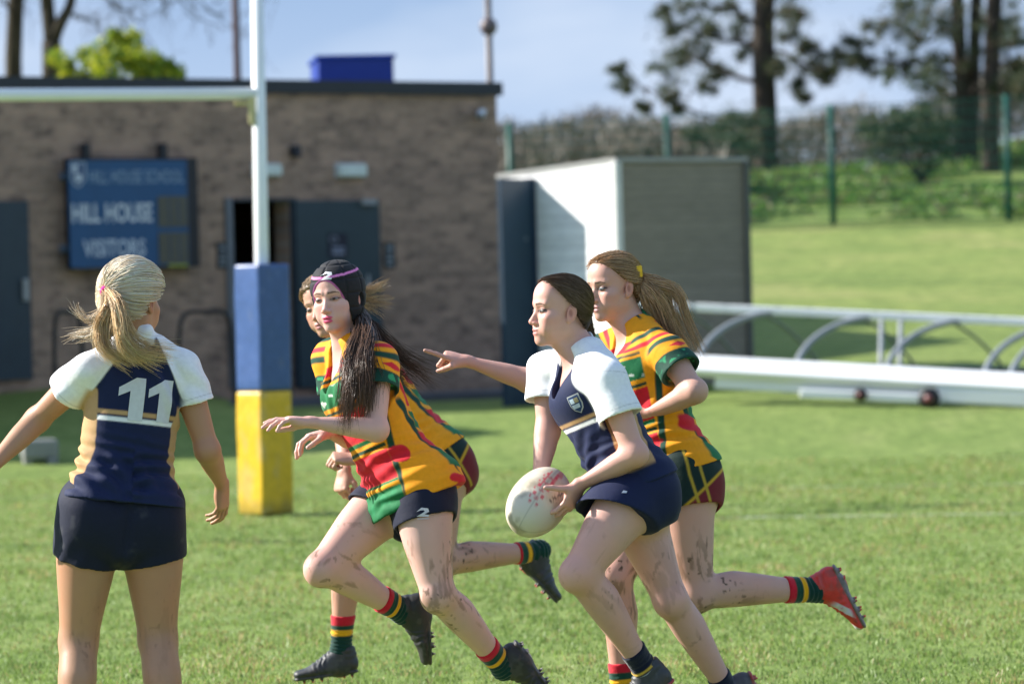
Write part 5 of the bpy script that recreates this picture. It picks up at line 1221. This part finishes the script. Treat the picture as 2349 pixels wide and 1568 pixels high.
# ------------------------------------------------------------------ white wheeled frame
def make_cover_frame():
    D = 37.4; A = lambda x, y, d=0: at(x, y, D + d); c = on_ground(2130, 930, .40)
    e = empty('cover_frame', (A(2130, 915)[0], A(2130, 915)[1], .3), 'long low white wheeled frame with curved grey hoops on the grass by the bank', 'pitch cover'); wh = simple('frame_white', (.80, .80, .80), .4, nscale=6, namt=.06)
    q = lambda x, y, d=0: A(x, y, d - (x - 1900) * .0011)
    def rail(x0, y0, x1, y1, h, dep, d=0, tilt=0.0):
        a, b = q(x0, y0, d), q(x1, y1, d); m = MB(); ax = nrm(b - a); n = nrm(np.cross(ax, (0, 0, 1))); u = np.cross(n, ax); u = u if u[2] > 0 else -u; n, u = n * math.cos(tilt) - u * math.sin(tilt) * (1 if n[1] < 0 else -1), u * math.cos(tilt) + n * math.sin(tilt) * (1 if n[1] < 0 else -1); m.box((a + b) / 2, (np.linalg.norm(b - a), dep, h), ax, n, u, bevel=.015); return m
    rail(1560, 836, 2700, 900, .09, .25, 0, .6).build('main_beam', wh, e, colors=False); rail(1640, 872, 2700, 928, .16, .05, -.02).build('lower_board', wh, e, colors=False)
    rail(1835, 901, 2160, 916, .09, .05, -.12).build('ground_rail', wh, e, colors=False); rail(2150, 905, 2700, 934, .14, .05, -.10).build('lower_board', wh, e, colors=False)
    up = lambda x: 702 + (x - 1530) * (738 - 702) / (2349 - 1530)
    rail(1440, up(1440), 2700, up(2700), .085, .06, .9).build('upper_rail', wh, e, colors=False)
    gr = (.26, .28, .30)
    for x in (1590, 1666, 1784, 1858, 2009, 2073, 2215, 2280, 2400): m = rail(x - 8, up(x - 8), x + 8, up(x + 8), .095, .07, .9); m.c = [np.tile((.10, .11, .115), (len(v), 1)) for v in m.v]; m.build('clamp', PAINT, e)
    for x1, x0, yb in ((1784, 1735, 846), (2009, 1928, 858), (2215, 2150, 868), (2440, 2330, 880), (1600, 1560, 836), (2500, 2375, 884)):
        x0 = x1 - 190; pts = [q(x1 + 20 - 205 * math.sin(a_), up(x1) + 2 + (yb - up(x1)) * (1 - math.cos(a_)), .9 * math.cos(a_)) for a_ in np.linspace(0, math.pi / 2, 22)]; m = MB(); m.tube(pts, .032, 8, col=gr); m.build('hoop', PAINT, e, smooth=True)
        pts = spline([q(x1 - 30, up(x1) + 8, .95), q(x1 + 20, up(x1) + 40, 1.3), q(x1 + 75, up(x1) + 95, 1.6), q(x1 + 95, yb - 5, 1.75)], 16); m = MB(); m.tube(pts, .017, 8, col=(.18, .20, .16)); m.build('rear_strut', PAINT, e, smooth=True)
    for x in (2022, 2066): m = MB(); m.tube([q(x, up(x) + 6, .9), q(x - 2, 858, .1)], .024, 8, col=gr); m.build('upright', PAINT, e, smooth=True)
    for x, y, r in ((1973, 905, .065), (2131, 914, .105)):
        p = q(x, y, -.22); w = MB(); n = nrm(q(2200, 900) - q(1800, 880)); n = nrm(np.cross(n, (0, 0, 1))); th = np.linspace(0, 2 * math.pi, 24, endpoint=False)
        w.tube([p - n * .05, p - n * .045, p - n * .01, p + n * .01], [r * .8, r, r, r * .8], 24, col=(.014, .013, .014)); o = w.build('wheel', PAINT, e, smooth=True)
        h = MB(); h.tube([p - n * .055, p + n * .02], r * .42, 12, col=(.16, .05, .05)); h.build('hub', PAINT, o, smooth=True)
    m = MB(); rr = rail(2180, 846, 2700, 866, .05, .4, 2.5); rr.c = [np.tile((.02, .022, .025), (len(v), 1)) for v in rr.v]; o = rr.build('rolled_net', PAINT, base=A(2400, 856, 2.5)); tag(o, 'dark low rolled net lying behind the white wheeled frame', 'net')
def make_block():
    b = ground_px(88, 1064); m = MB(); s = (b - CAM) @ _f / FPX; X = nrm((1, .25, 0)); Y = nrm((-.25, 1, 0))
    v, h, d = 82 * s, 56 * s, .24; bm = bmesh.new(); 
    m.box((b[0], b[1] + d / 2, b[2] + h * .60), (v, d, h * .80), X, Y, col=(.36, .37, .36), bevel=.03); m.box((b[0] - v * .36, b[1] + d / 2, b[2] + h * .10), (v * .24, d * .96, h * .25), X, Y, col=(.33, .34, .33), bevel=.01); m.box((b[0] + v * .33, b[1] + d / 2, b[2] + h * .10), (v * .30, d * .96, h * .25), X, Y, col=(.33, .34, .33), bevel=.01)
    o = m.build('ballast_block', simple('concrete', (.22, .225, .21), .85, nscale=14, namt=.2, bump=.3), base=(b[0], b[1], b[2])); tag(o, 'pale concrete block on the shaded grass under the left arm of player 11', 'concrete block')
# ------------------------------------------------------------------ fence
def make_fence():
    GR = (.004, .085, .062); b0 = ground_px(1908, 530); e = empty('mesh_fence', (b0[0], b0[1], b0[2]), 'green wire mesh fence with green posts along the top of the bank', 'fence')
    px = [(1168, 283), (1529, 262), (1905, 240), (2307, 218), (2730, 195)]; D = 60.0; tops = [at(x, y, D) for x, y in px]; posts = []
    for T in tops:
        z = float(terr(T[0], D)) - .2; m = MB(); m.tube([(T[0], T[1], z), (T[0], T[1], T[2])], .05, 10, col=GR); m.build('post', PAINT, e, smooth=True); posts.append((T, z))
    m = MB()
    for i in range(len(posts) - 1):
        (a, za), (b, zb) = posts[i], posts[i + 1]; za, zb = za + .25, zb + .25
        for k in range(11): f = k / 10; m.tube([(a[0], a[1], za + (a[2] - za - .04) * f), (b[0], b[1], zb + (b[2] - zb - .04) * f)], .0085, 5, col=GR, cap=False)
        for k in range(1, 42): f = k / 42; P0, P1 = V(a[0], a[1], za) * (1 - f) + V(b[0], b[1], zb) * f, V(a[0], a[1], a[2] - .04) * (1 - f) + V(b[0], b[1], b[2] - .04) * f; m.tube([P0, P1], .0028, 4, col=GR, cap=False)
    m.build('wire_mesh', PAINT, e)
# ------------------------------------------------------------------ plants
def bark(name, a, b, sc=9):
    t = NT(name); n = t.noise(1.0, 5, .65, t.coord('Object', (sc, sc, sc * .3))); return t.pbr(t.ramp(n, [(.3, a), (.7, b)]), .9, 0, .15, t.bump(n, .8, .03))
def leaf_mat(name, transl=.3): t = NT(name); return t.pbr(t.vcol(), .55, 0, .3, transl=transl)
def tufts(mb_arr, C, R, n, size, cols, rng, asp=.25, flat=.8, soft=False):
    """n small leaf blades scattered inside an uneven ball"""
    d = rng.normal(0, 1, (n, 3)); d /= np.linalg.norm(d, axis=1)[:, None]; r = R * (np.abs(rng.normal(0, .75, n)) if soft else rng.random(n) ** .45); P = np.asarray(C) + d * r[:, None] * [1, 1, flat]
    a = rng.normal(0, 1, (n, 3)) + d * .8; a /= np.linalg.norm(a, axis=1)[:, None]; b = np.cross(a, rng.normal(0, 1, (n, 3))); b /= np.linalg.norm(b, axis=1)[:, None]
    s = size * rng.uniform(.6, 1.3, n)[:, None]
    v = np.stack([P - a * s - b * s * asp * .4, P - b * s * asp * .0 + b * s * asp, P + a * s + b * s * asp * .2, P - b * s * asp], 1)
    k = rng.integers(0, len(cols), n); c = np.array(cols)[k] * rng.uniform(.75, 1.25, n)[:, None]
    mb_arr.append((v.reshape(-1, 3), np.repeat(c, 4, 0)))
def build_tufts(name, arr, mat, parent): v = np.concatenate([a for a, _ in arr]); c = np.concatenate([b for _, b in arr]); return mesh_np(name, v, np.arange(len(v)).reshape(-1, 4), mat, parent, smooth=False, colors=np.clip(c, 0, 1))
def limb(mb, a, b, r0, r1, rng, wig=.12, n=9, col=None):
    pts = [np.asarray(a) * (1 - t) + np.asarray(b) * t + (rng.normal(0, 1, 3) * wig * math.sin(math.pi * t) if 0 < t < 1 else 0) for t in np.linspace(0, 1, 5)]; P = spline(pts, 12); mb.tube(P, np.linspace(r0, r1, 12), n, col=col); return P
def make_trees():
    rng = np.random.default_rng(11); pb, lb = bark('pine_bark', (.020, .016, .014), (.075, .058, .046)), bark('grey_bark', (.022, .018, .012), (.085, .070, .045))
    NC = [(.050, .085, .042), (.075, .105, .048), (.035, .060, .045), (.115, .125, .055), (.125, .090, .055)]
    needles = leaf_mat('pine_needles', .35)
    def pine(lab, D, trunks, clusters, boughs):
        b = at(*trunks[0][0], D); e = empty('pine_tree', (b[0], b[1], float(terr(b[0], b[1])) - .1), lab, 'tree', 'pine trees on the bank')
        for (p0, p1, r0, r1) in trunks:
            A, B = at(*p0, D), at(*p1, D); A[2] = min(A[2], terr(A[0], A[1])) - .2; m = MB(); limb(m, A, B, r0, r1, rng, .05, 12)
            m.build('trunk', pb, e, smooth=True, colors=False)
        for p0, p1, r in boughs: m = MB(); limb(m, at(*p0, D), at(*p1, D + rng.uniform(-1.2, 1.2)), r, r * .35, rng, .14, 6); m.build('bough', pb, e, smooth=True, colors=False)
        arr = []
        for x, y, r in clusters:
            s = D / FPX; C = at(x, y, D + rng.uniform(-1.4, 1.4))
            for _ in range(5):
                tufts(arr, C + rng.normal(0, 1, 3) * r * s * [.6, .5, .5], r * s * rng.uniform(.45, .85), 85, .11, NC, rng, .085, .75, True)
            tufts(arr, C, r * s * 1.3, 100, .10, NC, rng, .085, .8, True)
        build_tufts('crown', arr, needles, e)
    pine('tall pine with one thick dark trunk behind the grey end of the shed', 70, [((1757, 405), (1750, -260), .24, .17), ((1726, 400), (1722, 255), .05, .03)],
         [(1415, 163, 14), (1442, 196, 20), (1478, 242, 16), (1528, 30, 22), (1545, 78, 34), (1562, 128, 46), (1535, 172, 36), (1600, 108, 40), (1622, 62, 34), (1660, 20, 34), (1702, 62, 34), (1612, 196, 30), (1540, 224, 22), (1652, 166, 28), (1704, 128, 26), (1560, 252, 16), (1690, 272, 44), (1650, 306, 40), (1600, 330, 30), (1705, 330, 40), (1580, 10, 30), (1640, -30, 60), (1735, -40, 70),
          (1832, 30, 34), (1810, 78, 30), (1842, 108, 26), (1868, 140, 32), (1905, 160, 26), (1888, 172, 22), (1822, 195, 20), (1846, 222, 14), (1790, 150, 26), (1800, -40, 60)],
         [((1750, 270), (1480, 200), .05), ((1750, 190), (1530, 130), .06), ((1748, 110), (1540, 60), .06), ((1748, 60), (1600, 10), .05), ((1755, 120), (1900, 160), .05), ((1755, 60), (1840, 30), .05), ((1752, 290), (1640, 320), .04), ((1480, 200), (1412, 165), .025), ((1600, 210), (1545, 235), .02)])
    pine('pine with two close trunks and a spreading dark crown', 69, [((2202, 335), (2200, -240), .15, .11), ((2228, 338), (2235, -240), .13, .10)],
         [(1958, 98, 26), (1990, 138, 30), (2022, 62, 30), (2062, 38, 36), (2102, 90, 36), (2122, 28, 44), (2152, 146, 38), (2040, 150, 26), (1950, 150, 24), (1928, 128, 20), (2090, 160, 26), (2180, 60, 50), (2170, 200, 34), (2150, -30, 70), (2070, -30, 50), (2240, 40, 50)],
         [((2200, 170), (1990, 140), .05), ((2200, 90), (2050, 50), .05), ((2200, 150), (1940, 120), .04), ((2202, 210), (2120, 180), .04)])
    pine('dark straight pine farthest right, by the fence post', 68, [((2272, 330), (2272, -240), .17, .13)],
         [(2262, 120, 40), (2300, 60, 40), (2330, 84, 26), (2290, 200, 34), (2345, 150, 26), (2350, 200, 26), (2380, 60, 60), (2320, -20, 60)], [((2272, 140), (2345, 90), .04), ((2272, 230), (2350, 200), .03)])
    # evergreen shrubs under the pines
    SH = [(.035, .065, .025), (.055, .085, .030), (.080, .095, .045), (.03, .045, .03)]
    for lab, D, cl, g in (('grey-green shrub under the double-trunked pine', 66, [(2110, 210, 44), (2140, 250, 46), (2060, 290, 52), (2030, 310, 44), (2110, 310, 52), (2160, 300, 40), (2070, 340, 40), (2130, 350, 40)], 'shrubs under the pines'), ('dark shrub behind the shed roof beside the thick pine trunk', 66, [(1690, 300, 40), (1650, 320, 40), (1610, 340, 36), (1680, 350, 44)], 'shrubs under the pines')):
        C = at(cl[0][0], 400, D); e = empty('evergreen_shrub', (C[0], C[1], float(terr(C[0], C[1]))), lab, 'shrub', g); arr = []; m = MB()
        for x, y, r in cl:
            P = at(x, y, D + rng.uniform(-.6, .6))
            for _ in range(5): tufts(arr, P + rng.normal(0, .2, 3), r * D / FPX * .7, 90, .055, SH, rng, .4)
            limb(m, (C[0], C[1], float(terr(C[0], C[1]))), P, .035, .01, rng, .08, 5)
        build_tufts('foliage', arr, leaf_mat('shrub_leaf'), e); m.build('stem', pb, e, smooth=True, colors=False)
    # bare trees left
    def bare(lab, D, trunks, twigs, seed):
        r2 = np.random.default_rng(seed); b = at(trunks[0][0][0], 300, D); e = empty('bare_tree', (b[0], b[1], float(terr(b[0], b[1]))), lab, 'tree', 'bare trees behind the clubhouse')
        m = MB()
        for k, (p0, p1, ra, rb) in enumerate(trunks):
            A, B = at(*p0, D), at(*p1, D)
            if k == 0: A = V(A[0], A[1], float(terr(A[0], A[1])) - .2)
            limb(m, A, B, ra, rb, r2, .06, 12)
        m.build('trunk', lb, e, smooth=True, colors=False); m = MB()
        for p0, p1, n in twigs:
            A, B = at(*p0, D), at(*p1, D + r2.uniform(-1, 1)); P = limb(m, A, B, .022, .006, r2, .12, 5)
            for _ in range(n):
                i = r2.integers(2, 12); q = P[i]; w = q + (nrm(B - A) * .5 + r2.normal(0, .45, 3)) * r2.uniform(.4, 1.1); Q = limb(m, q, w, .008, .003, r2, .06, 4)
                for _ in range(3): j = r2.integers(3, 12); limb(m, Q[j], Q[j] + r2.normal(0, .28, 3), .0045, .002, r2, .03, 4)
        m.build('twigs', lb, e, smooth=True, colors=False)
    bare('bare tree with a straight trunk at the left edge behind the clubhouse roof', 58, [((32, 300), (42, -260), .15, .11)], [((40, 40), (-60, -90), 8), ((40, -60), (150, -200), 8), ((42, 20), (75, -60), 6)], 1)
    bare('forked bare tree behind the clubhouse roof left of the bright green bush', 57, [((112, 300), (118, 95), .17, .14), ((118, 100), (97, -220), .11, .08), ((120, 100), (195, -60), .10, .05), ((195, -60), (250, -200), .05, .03)],
         [((190, -50), (330, 60), 12), ((220, -120), (470, 50), 16), ((240, -160), (420, -40), 10), ((250, -190), (540, 70), 14), ((160, 30), (250, 90), 10), ((100, 20), (60, -60), 6), ((240, -180), (560, -30), 12)], 2)
    # bright bush
    C = at(270, 190, 54); e = empty('bright_bush', (C[0], C[1], float(terr(C[0], C[1]))), 'rounded bright yellow-green bush showing over the clubhouse roof', 'bush'); arr = []; BC = [(.34, .40, .02), (.44, .44, .03), (.20, .30, .03), (.10, .18, .03)]; m = MB()
    for x, y, r in ((190, 150, 40), (235, 125, 40), (280, 112, 38), (295, 100, 26), (330, 125, 42), (365, 150, 40), (270, 160, 60), (210, 190, 60), (340, 190, 60), (395, 180, 36), (160, 180, 30), (280, 230, 90), (200, 260, 80), (360, 260, 80)):
        P = at(x, y, 54 + rng.uniform(-.8, .5))
        for _ in range(5): tufts(arr, P + rng.normal(0, .12, 3), r * 54 / FPX * .75, 110, .05, BC, rng, .45)
        limb(m, (C[0], C[1], float(terr(C[0], C[1]))), P, .04, .012, rng, .1, 5)
    build_tufts('foliage', arr, leaf_mat('bush_leaf', .4), e); m.build('stem', pb, e, smooth=True, colors=False)
    # far bare hedge
    n = 56000; x = rng.uniform(-2, 26, n); y = 73.5 + rng.uniform(0, 4, n); z0 = terr(x, y); top = 1.25 + .30 * fbm(np.stack([x, 0 * x, 0 * x], 1), .6, 4) + .018 * (x + 2) ; hz = rng.random(n) ** .8 * top
    k = 14000; x[:k] = rng.uniform(-1.2, 3.6, k); y[:k] = rng.uniform(63.5, 67, k); z0 = terr(x, y); hz[:k] = rng.random(k) ** .8 * (.85 + .25 * fbm(np.stack([x[:k], 0 * x[:k], 0 * x[:k]], 1), .9, 5)); P = np.stack([x, y, z0 + hz], 1); d = rng.normal(0, 1, (n, 3)) + [0, 0, 1.1]; d /= np.linalg.norm(d, axis=1)[:, None]; w = np.cross(d, rng.normal(0, 1, (n, 3))); w /= np.linalg.norm(w, axis=1)[:, None]; s = rng.uniform(.12, .38, n)[:, None]; t = rng.uniform(.008, .022, n)[:, None]
    v = np.stack([P - w * t, P + w * t, P + d * s + w * t * .4, P + d * s - w * t * .4], 1).reshape(-1, 3); c = np.array([(.14, .115, .08), (.185, .155, .115), (.10, .085, .06), (.17, .155, .125)])[rng.integers(0, 4, n)] * rng.uniform(.7, 1.2, n)[:, None]
    o = mesh_np('far_hedge', v, np.arange(len(v)).reshape(-1, 4), leaf_mat('hedge_twig', .12), smooth=False, colors=np.repeat(c, 4, 0)); tag(o, 'long bare brown hedgerow on the skyline', 'hedge', kind='stuff')
    # ground cover between fence and pines
    n = 30000; x = rng.uniform(3.2, 12.5, n); y = rng.uniform(60.4, 71, n); g = fbm(np.stack([x, y, 0 * x], 1), .55, 8, 3); keep = g > -.02; x, y, g = x[keep], y[keep], g[keep]; n = len(x); h = rng.random(n) * (.10 + .22 * sstep(-.1, .4, g))
    P = np.stack([x, y, terr(x, y) + h], 1); a = rng.normal(0, 1, (n, 3)); a /= np.linalg.norm(a, axis=1)[:, None]; b = np.cross(a, rng.normal(0, 1, (n, 3))); b /= np.linalg.norm(b, axis=1)[:, None]; s = rng.uniform(.03, .075, n)[:, None]
    v = np.stack([P - a * s, P + b * s * .5, P + a * s, P - b * s * .5], 1).reshape(-1, 3); c = np.array([(.09, .20, .03), (.14, .27, .05), (.06, .13, .03), (.17, .26, .06), (.17, .14, .08)])[rng.integers(0, 5, n)] * (1 + .5 * g[:, None])
    o = mesh_np('ground_cover', v, np.arange(len(v)).reshape(-1, 4), leaf_mat('cover_leaf', .35), smooth=False, colors=np.clip(np.repeat(c, 4, 0), 0, 1)); tag(o, 'low leafy green ground cover under the pines', 'ground cover', kind='stuff')
# ------------------------------------------------------------------ decals that follow the cloth
from mathutils.bvhtree import BVHTree
def bvh(mesh): return BVHTree.FromPolygons([tuple(v) for v in mesh[0]], [tuple(int(i) for i in f) for f in mesh[1]])
def hit_px(tree, px, py):
    d = nrm(_f + _r * (px - CX) / FPX - _u * (py - CY) / FPX); h = tree.ray_cast(Vector(CAM), Vector(d))
    if h[0] is None:      # just past the silhouette: nearest point on the cloth
        h = tree.find_nearest(Vector(CAM + d * 12.4))
    return np.array(h[0]), np.array(h[1])
def decal(tree, o, n, up, polys, off=.0022, cell=.006):
    """polys: [(points2d, faces or None, colour)] in metres around o; returns MB conforming to the surface"""
    n = nrm(n); up = orth(up, n); x = np.cross(up, n); mb = MB()
    for k, (pts, faces, col) in enumerate(polys):
        bm = bmesh.new(); vs = [bm.verts.new((p[0], p[1], 0)) for p in pts]
        for f in (faces or [tuple(range(len(pts)))]):
            try: bm.faces.new([vs[i] for i in f])
            except ValueError: pass
        bm.normal_update(); bmesh.ops.triangulate(bm, faces=bm.faces[:])
        for _ in range(7):
            lg = [e for e in bm.edges if e.calc_length() > cell]
            if not lg: break
            bmesh.ops.subdivide_edges(bm, edges=lg, cuts=1); bmesh.ops.triangulate(bm, faces=[f for f in bm.faces if len(f.verts) > 3])
        bm.verts.index_update(); out = []
        for v in bm.verts:
            s = o + x * v.co.x + up * v.co.y + n * .12; h = tree.ray_cast(Vector(s), Vector(-n), .3)
            out.append(np.array(h[0]) + n * (off + k * .0008) if h[0] is not None else o + x * v.co.x + up * v.co.y)
        fs = [tuple(q.index for q in f.verts) for f in bm.faces]; bm.free(); mb.add(out, fs, col)
    return mb
ONE = [(.26, 0), (.60, 0), (.60, 1), (.38, 1), (0, .74), (0, .54), (.26, .68)]
TWO = [(-.5, .12), (-.1, .5), (.42, .42), (.5, .12), (.12, -.12), (.5, -.18), (.42, -.34), (-.5, -.30), (-.05, -.02), (.16, .14), (.06, .26), (-.22, .24)]
def sc(poly, s, dx=0, dy=0, sy=None): return [(x * s + dx, y * (sy or s) + dy) for x, y in poly]
def marks_eleven(p, root):
    t = bvh(p.shirt); n = -p.fwd; S = (.60, .615, .66); s = .138
    for px, py in ((309, 915), (374, 920)):
        o, _ = hit_px(t, px, py); decal(t, o, n, p.axis, [(sc(ONE, s, -.052, -s / 2), None, S)]).build('shirt_number', CLOTH, root, smooth=True)
    o, _ = hit_px(t, 322, 806); v, f = text_mesh('limitless', .024, .118, .015); decal(t, o, n, p.axis, [(v, f, S)], cell=.008).build('shirt_lettering', CLOTH, root, smooth=True)
def marks_carrier(p, root):
    t = bvh(p.shirt); o, nn = hit_px(t, 1322, 926); n = nrm(nn + p.fwd)
    sh = [(-.5, .62), (-.5, -.05), (-.36, -.38), (0, -.66), (.36, -.38), (.5, -.05), (.5, .62)]
    decal(t, o, n, p.axis, [(sc(sh, .046, sy=.050), None, (.34, .36, .38)), (sc(sh, .038, sy=.043), None, (.02, .05, .14)), (sc([(-.38, .1), (0, .1), (0, .5), (-.38, .5)], .040), None, (.50, .60, .72)), (sc([(.05, .1), (.40, .1), (.40, .5), (.05, .5)], .040), None, (.30, .26, .16)),
                                  (sc([(-.30, -.34), (.28, -.34), (.36, .0), (-.36, .0)], .040), None, (.42, .50, .62))], cell=.008).build('shirt_crest', CLOTH, root, smooth=True)
    o, nn = hit_px(t, 1254, 921); a = np.linspace(-.3, 2.6, 9); arc = [(.020 * math.cos(q), .011 * math.sin(q)) for q in a] + [(.016 * math.cos(q), .007 * math.sin(q)) for q in a[::-1]]
    decal(t, o, nrm(nn + p.fwd), p.axis, [(arc, [(i, i + 1, 16 - i, 17 - i) for i in range(8)], (.55, .60, .68))], cell=.008).build('shirt_mark', CLOTH, root, smooth=True)
    t = bvh(p.shorts); o, nn = hit_px(t, 1432, 1128); decal(t, o, nn, (0, 0, 1), [(sc([(-.5, -.2), (.3, -.25), (.5, .1), (-.1, .3)], .020), None, (.5, .52, .6))], cell=.008).build('shorts_mark', CLOTH, root, smooth=True)
def marks_capped(p, root):
    t = bvh(p.capmesh); o, nn = hit_px(t, 748, 634); decal(t, o, nn, p.hU, [(sc(TWO, .042, sy=.036), None, (.70, .70, .72))]).build('cap_mark', CLOTH, root, smooth=True)
    t = bvh(p.shorts); o, nn = hit_px(t, 970, 1176); decal(t, o, nn, (0, 0, 1), [(sc(TWO, .042, sy=.036), None, (.60, .60, .64)), ([(-.018, -.017), (.02, -.017), (.02, -.020), (-.018, -.020)], None, (.5, .5, .55))]).build('shorts_mark', CLOTH, root, smooth=True)
def make_ball():
    c = at(1235, 1151, 12.3 - .035); ax = nrm((.46, .68, .54)); a, b = .138, .093
    u = np.linspace(0, math.pi, 60); w = np.linspace(0, 2 * math.pi, 97)[:-1]; X = orth((0, -1, .3), ax); Y = np.cross(ax, X)
    prof = lambda q: (a * np.cos(q), b * np.sin(q) ** .92)
    l, r = prof(u); P = (l[:, None, None] * ax + r[:, None, None] * (np.cos(w)[None, :, None] * X + np.sin(w)[None, :, None] * Y)).reshape(-1, 3)
    n = len(w); F = np.array([(i * n + j, i * n + (j + 1) % n, (i + 1) * n + (j + 1) % n, (i + 1) * n + j) for i in range(59) for j in range(n)])
    L = np.repeat(l, n); W = np.tile(w, 60); W = (W + math.pi) % (2 * math.pi) - math.pi
    col = np.tile(np.array([.60, .54, .44]), (len(P), 1)); mud = fbm(P, 16, 5, 4); col = put(col, sstep(-.05, .45, mud) * .6, (.40, .33, .22)); col = put(col, sstep(.25, .5, fbm(P, 24, 9, 3)) * .5, (.20, .16, .11)); col = put(col, sstep(-.02, -.10, P[:, 2]) * sstep(-.3, .3, mud) * .6, (.24, .18, .10))
    s = W * b   # distance round the ball from the camera side
    band = lambda s0, h: inband(s, s0 - h, s0 + h, .0015)
    REDC = (.55, .05, .08); blk = np.sin(L * 190 + 1.2) * np.cos(s * 210)
    col = put(col, (inband(L, -.085, .06, .002) * inband(s, -.028, .020, .002) * sstep(.10, .35, blk)) * .85, REDC)
    col = put(col, inband(L, -.02, .075, .003) * (band(.014, .005) + band(-.012, .004)) * .8, REDC); col = put(col, inband(L, .06, .12) * band(.02, .012) * .6, REDC)
    for l0, s0 in ((-.035, .046), (-.012, .052), (.012, .056)): d = np.hypot((L - l0) / .012, (s - s0) / .010); col = put(col, sstep(1, .8, d) * sstep(.45, .6, np.hypot((L - l0 - .003) / .012, (s - s0 + .002) / .010)) * .85, (.03, .035, .035))
    col = put(col, sstep(.0022, .0012, np.abs(np.sin(W * 2)) * b * np.sin(np.repeat(u, n)) * .5) * .5, (.30, .27, .22))
    t = NT('ball_rubber'); m = t.pbr(t.vcol(), .5, 0, .35, t.bump(t.noise(420, 2, .5, t.coord()), .25, .002))
    o = mesh_np('rugby_ball', P + c, F, m, base=tuple(c), colors=np.clip(col, 0, 1)); tag(o, 'scuffed white rugby ball with red and black print held by the running player', 'rugby ball')

SKYK = 4.1
def make_camera_light():
    cd = bpy.data.cameras.new('camera'); cam = bpy.data.objects.new('camera', cd); COL.objects.link(cam); SC.camera = cam
    cd.sensor_width = 36; cd.lens = FPX / 2349 * 36; cd.clip_end = 3000; cd.clip_start = .5
    cam.matrix_world = Matrix(((_r[0], _u[0], -_f[0], CAM[0]), (_r[1], _u[1], -_f[1], CAM[1]), (_r[2], _u[2], -_f[2], CAM[2]), (0, 0, 0, 1)))
    cd.dof.use_dof = True; cd.dof.focus_distance = 12.35; cd.dof.aperture_fstop = 3.7
    s = bpy.data.lights.new('sun', 'SUN'); s.energy = 5.0; s.angle = math.radians(.5); s.color = (1, .955, .88); so = bpy.data.objects.new('sun', s); COL.objects.link(so); so.rotation_euler = Vector(SUN).to_track_quat('Z', 'Y').to_euler()
    w = bpy.data.worlds.new('World'); SC.world = w; w.use_nodes = True; nt = w.node_tree; bg = nt.nodes['Background']; bg.inputs[1].default_value = .125
    sk = nt.nodes.new('ShaderNodeTexSky'); sk.sky_type = 'NISHITA'; sk.sun_disc = False; sk.sun_elevation = math.asin(SUN[2]); sk.sun_rotation = math.atan2(SUN[0], SUN[1]); sk.air_density = 1.2; sk.dust_density = .6; sk.ozone_density = 2.2
    # pale blue haze near the horizon, drifting soft cloud above it
    N = nt.nodes.new; L = nt.links.new
    tc = N('ShaderNodeTexCoord'); sp = N('ShaderNodeSeparateXYZ'); L(tc.outputs['Generated'], sp.inputs[0])
    gr = N('ShaderNodeValToRGB'); e = gr.color_ramp.elements; e[0].position = 0; e[0].color = (.62, .74, .92, 1); e[1].position = .09; e[1].color = (.31, .46, .71, 1); x = e.new(.03); x.color = (.52, .65, .86, 1); L(sp.outputs['Z'], gr.inputs[0])
    mp = N('ShaderNodeMapping'); mp.inputs['Scale'].default_value = (5, 5, 14); mp.inputs['Location'].default_value = (.75, 0, .25); nz = N('ShaderNodeTexNoise'); nz.inputs['Scale'].default_value = 1.5; nz.inputs['Detail'].default_value = 4; nz.inputs['Roughness'].default_value = .45
    L(tc.outputs['Generated'], mp.inputs['Vector']); L(mp.outputs[0], nz.inputs['Vector'])
    rp = N('ShaderNodeValToRGB'); rp.color_ramp.elements[0].position = .42; rp.color_ramp.elements[1].position = .66; L(nz.outputs['Fac'], rp.inputs[0])
    m1 = N('ShaderNodeMix'); m1.data_type = 'RGBA'; L(rp.outputs[0], m1.inputs['Factor']); L(gr.outputs[0], m1.inputs['A']); m1.inputs['B'].default_value = (.66, .76, .92, 1)
    sc_ = N('ShaderNodeVectorMath'); sc_.operation = 'SCALE'; L(m1.outputs['Result'], sc_.inputs[0]); sc_.inputs['Scale'].default_value = SKYK
    up = N('ShaderNodeMapRange'); up.inputs['From Min'].default_value = .12; up.inputs['From Max'].default_value = .40; up.inputs['To Min'].default_value = .0; up.inputs['To Max'].default_value = .6; L(sp.outputs['Z'], up.inputs['Value'])
    m2 = N('ShaderNodeMix'); m2.data_type = 'RGBA'; L(up.outputs[0], m2.inputs['Factor']); L(sc_.outputs[0], m2.inputs['A']); L(sk.outputs[0], m2.inputs['B']); L(m2.outputs['Result'], bg.inputs[0])
    SC.view_settings.view_transform = 'Standard'; SC.view_settings.look = 'None'; SC.view_settings.exposure = 1.1; SC.view_settings.gamma = 1
    SC.render.engine = 'CYCLES'; SC.cycles.use_denoising = True; SC.cycles.max_bounces = 6; SC.cycles.transparent_max_bounces = 6
make_camera_light()
make_ground(); make_grass(); make_lines(); make_building(); make_shed(); make_goal(); make_cover_frame(); make_block(); make_fence(); make_trees()
P_, R_ = make_carrier(); marks_carrier(P_, R_); make_ball()
make_pointer()
P_, R_ = make_capped(); marks_capped(P_, R_)
make_hidden()
P_, R_ = make_eleven(); marks_eleven(P_, R_)
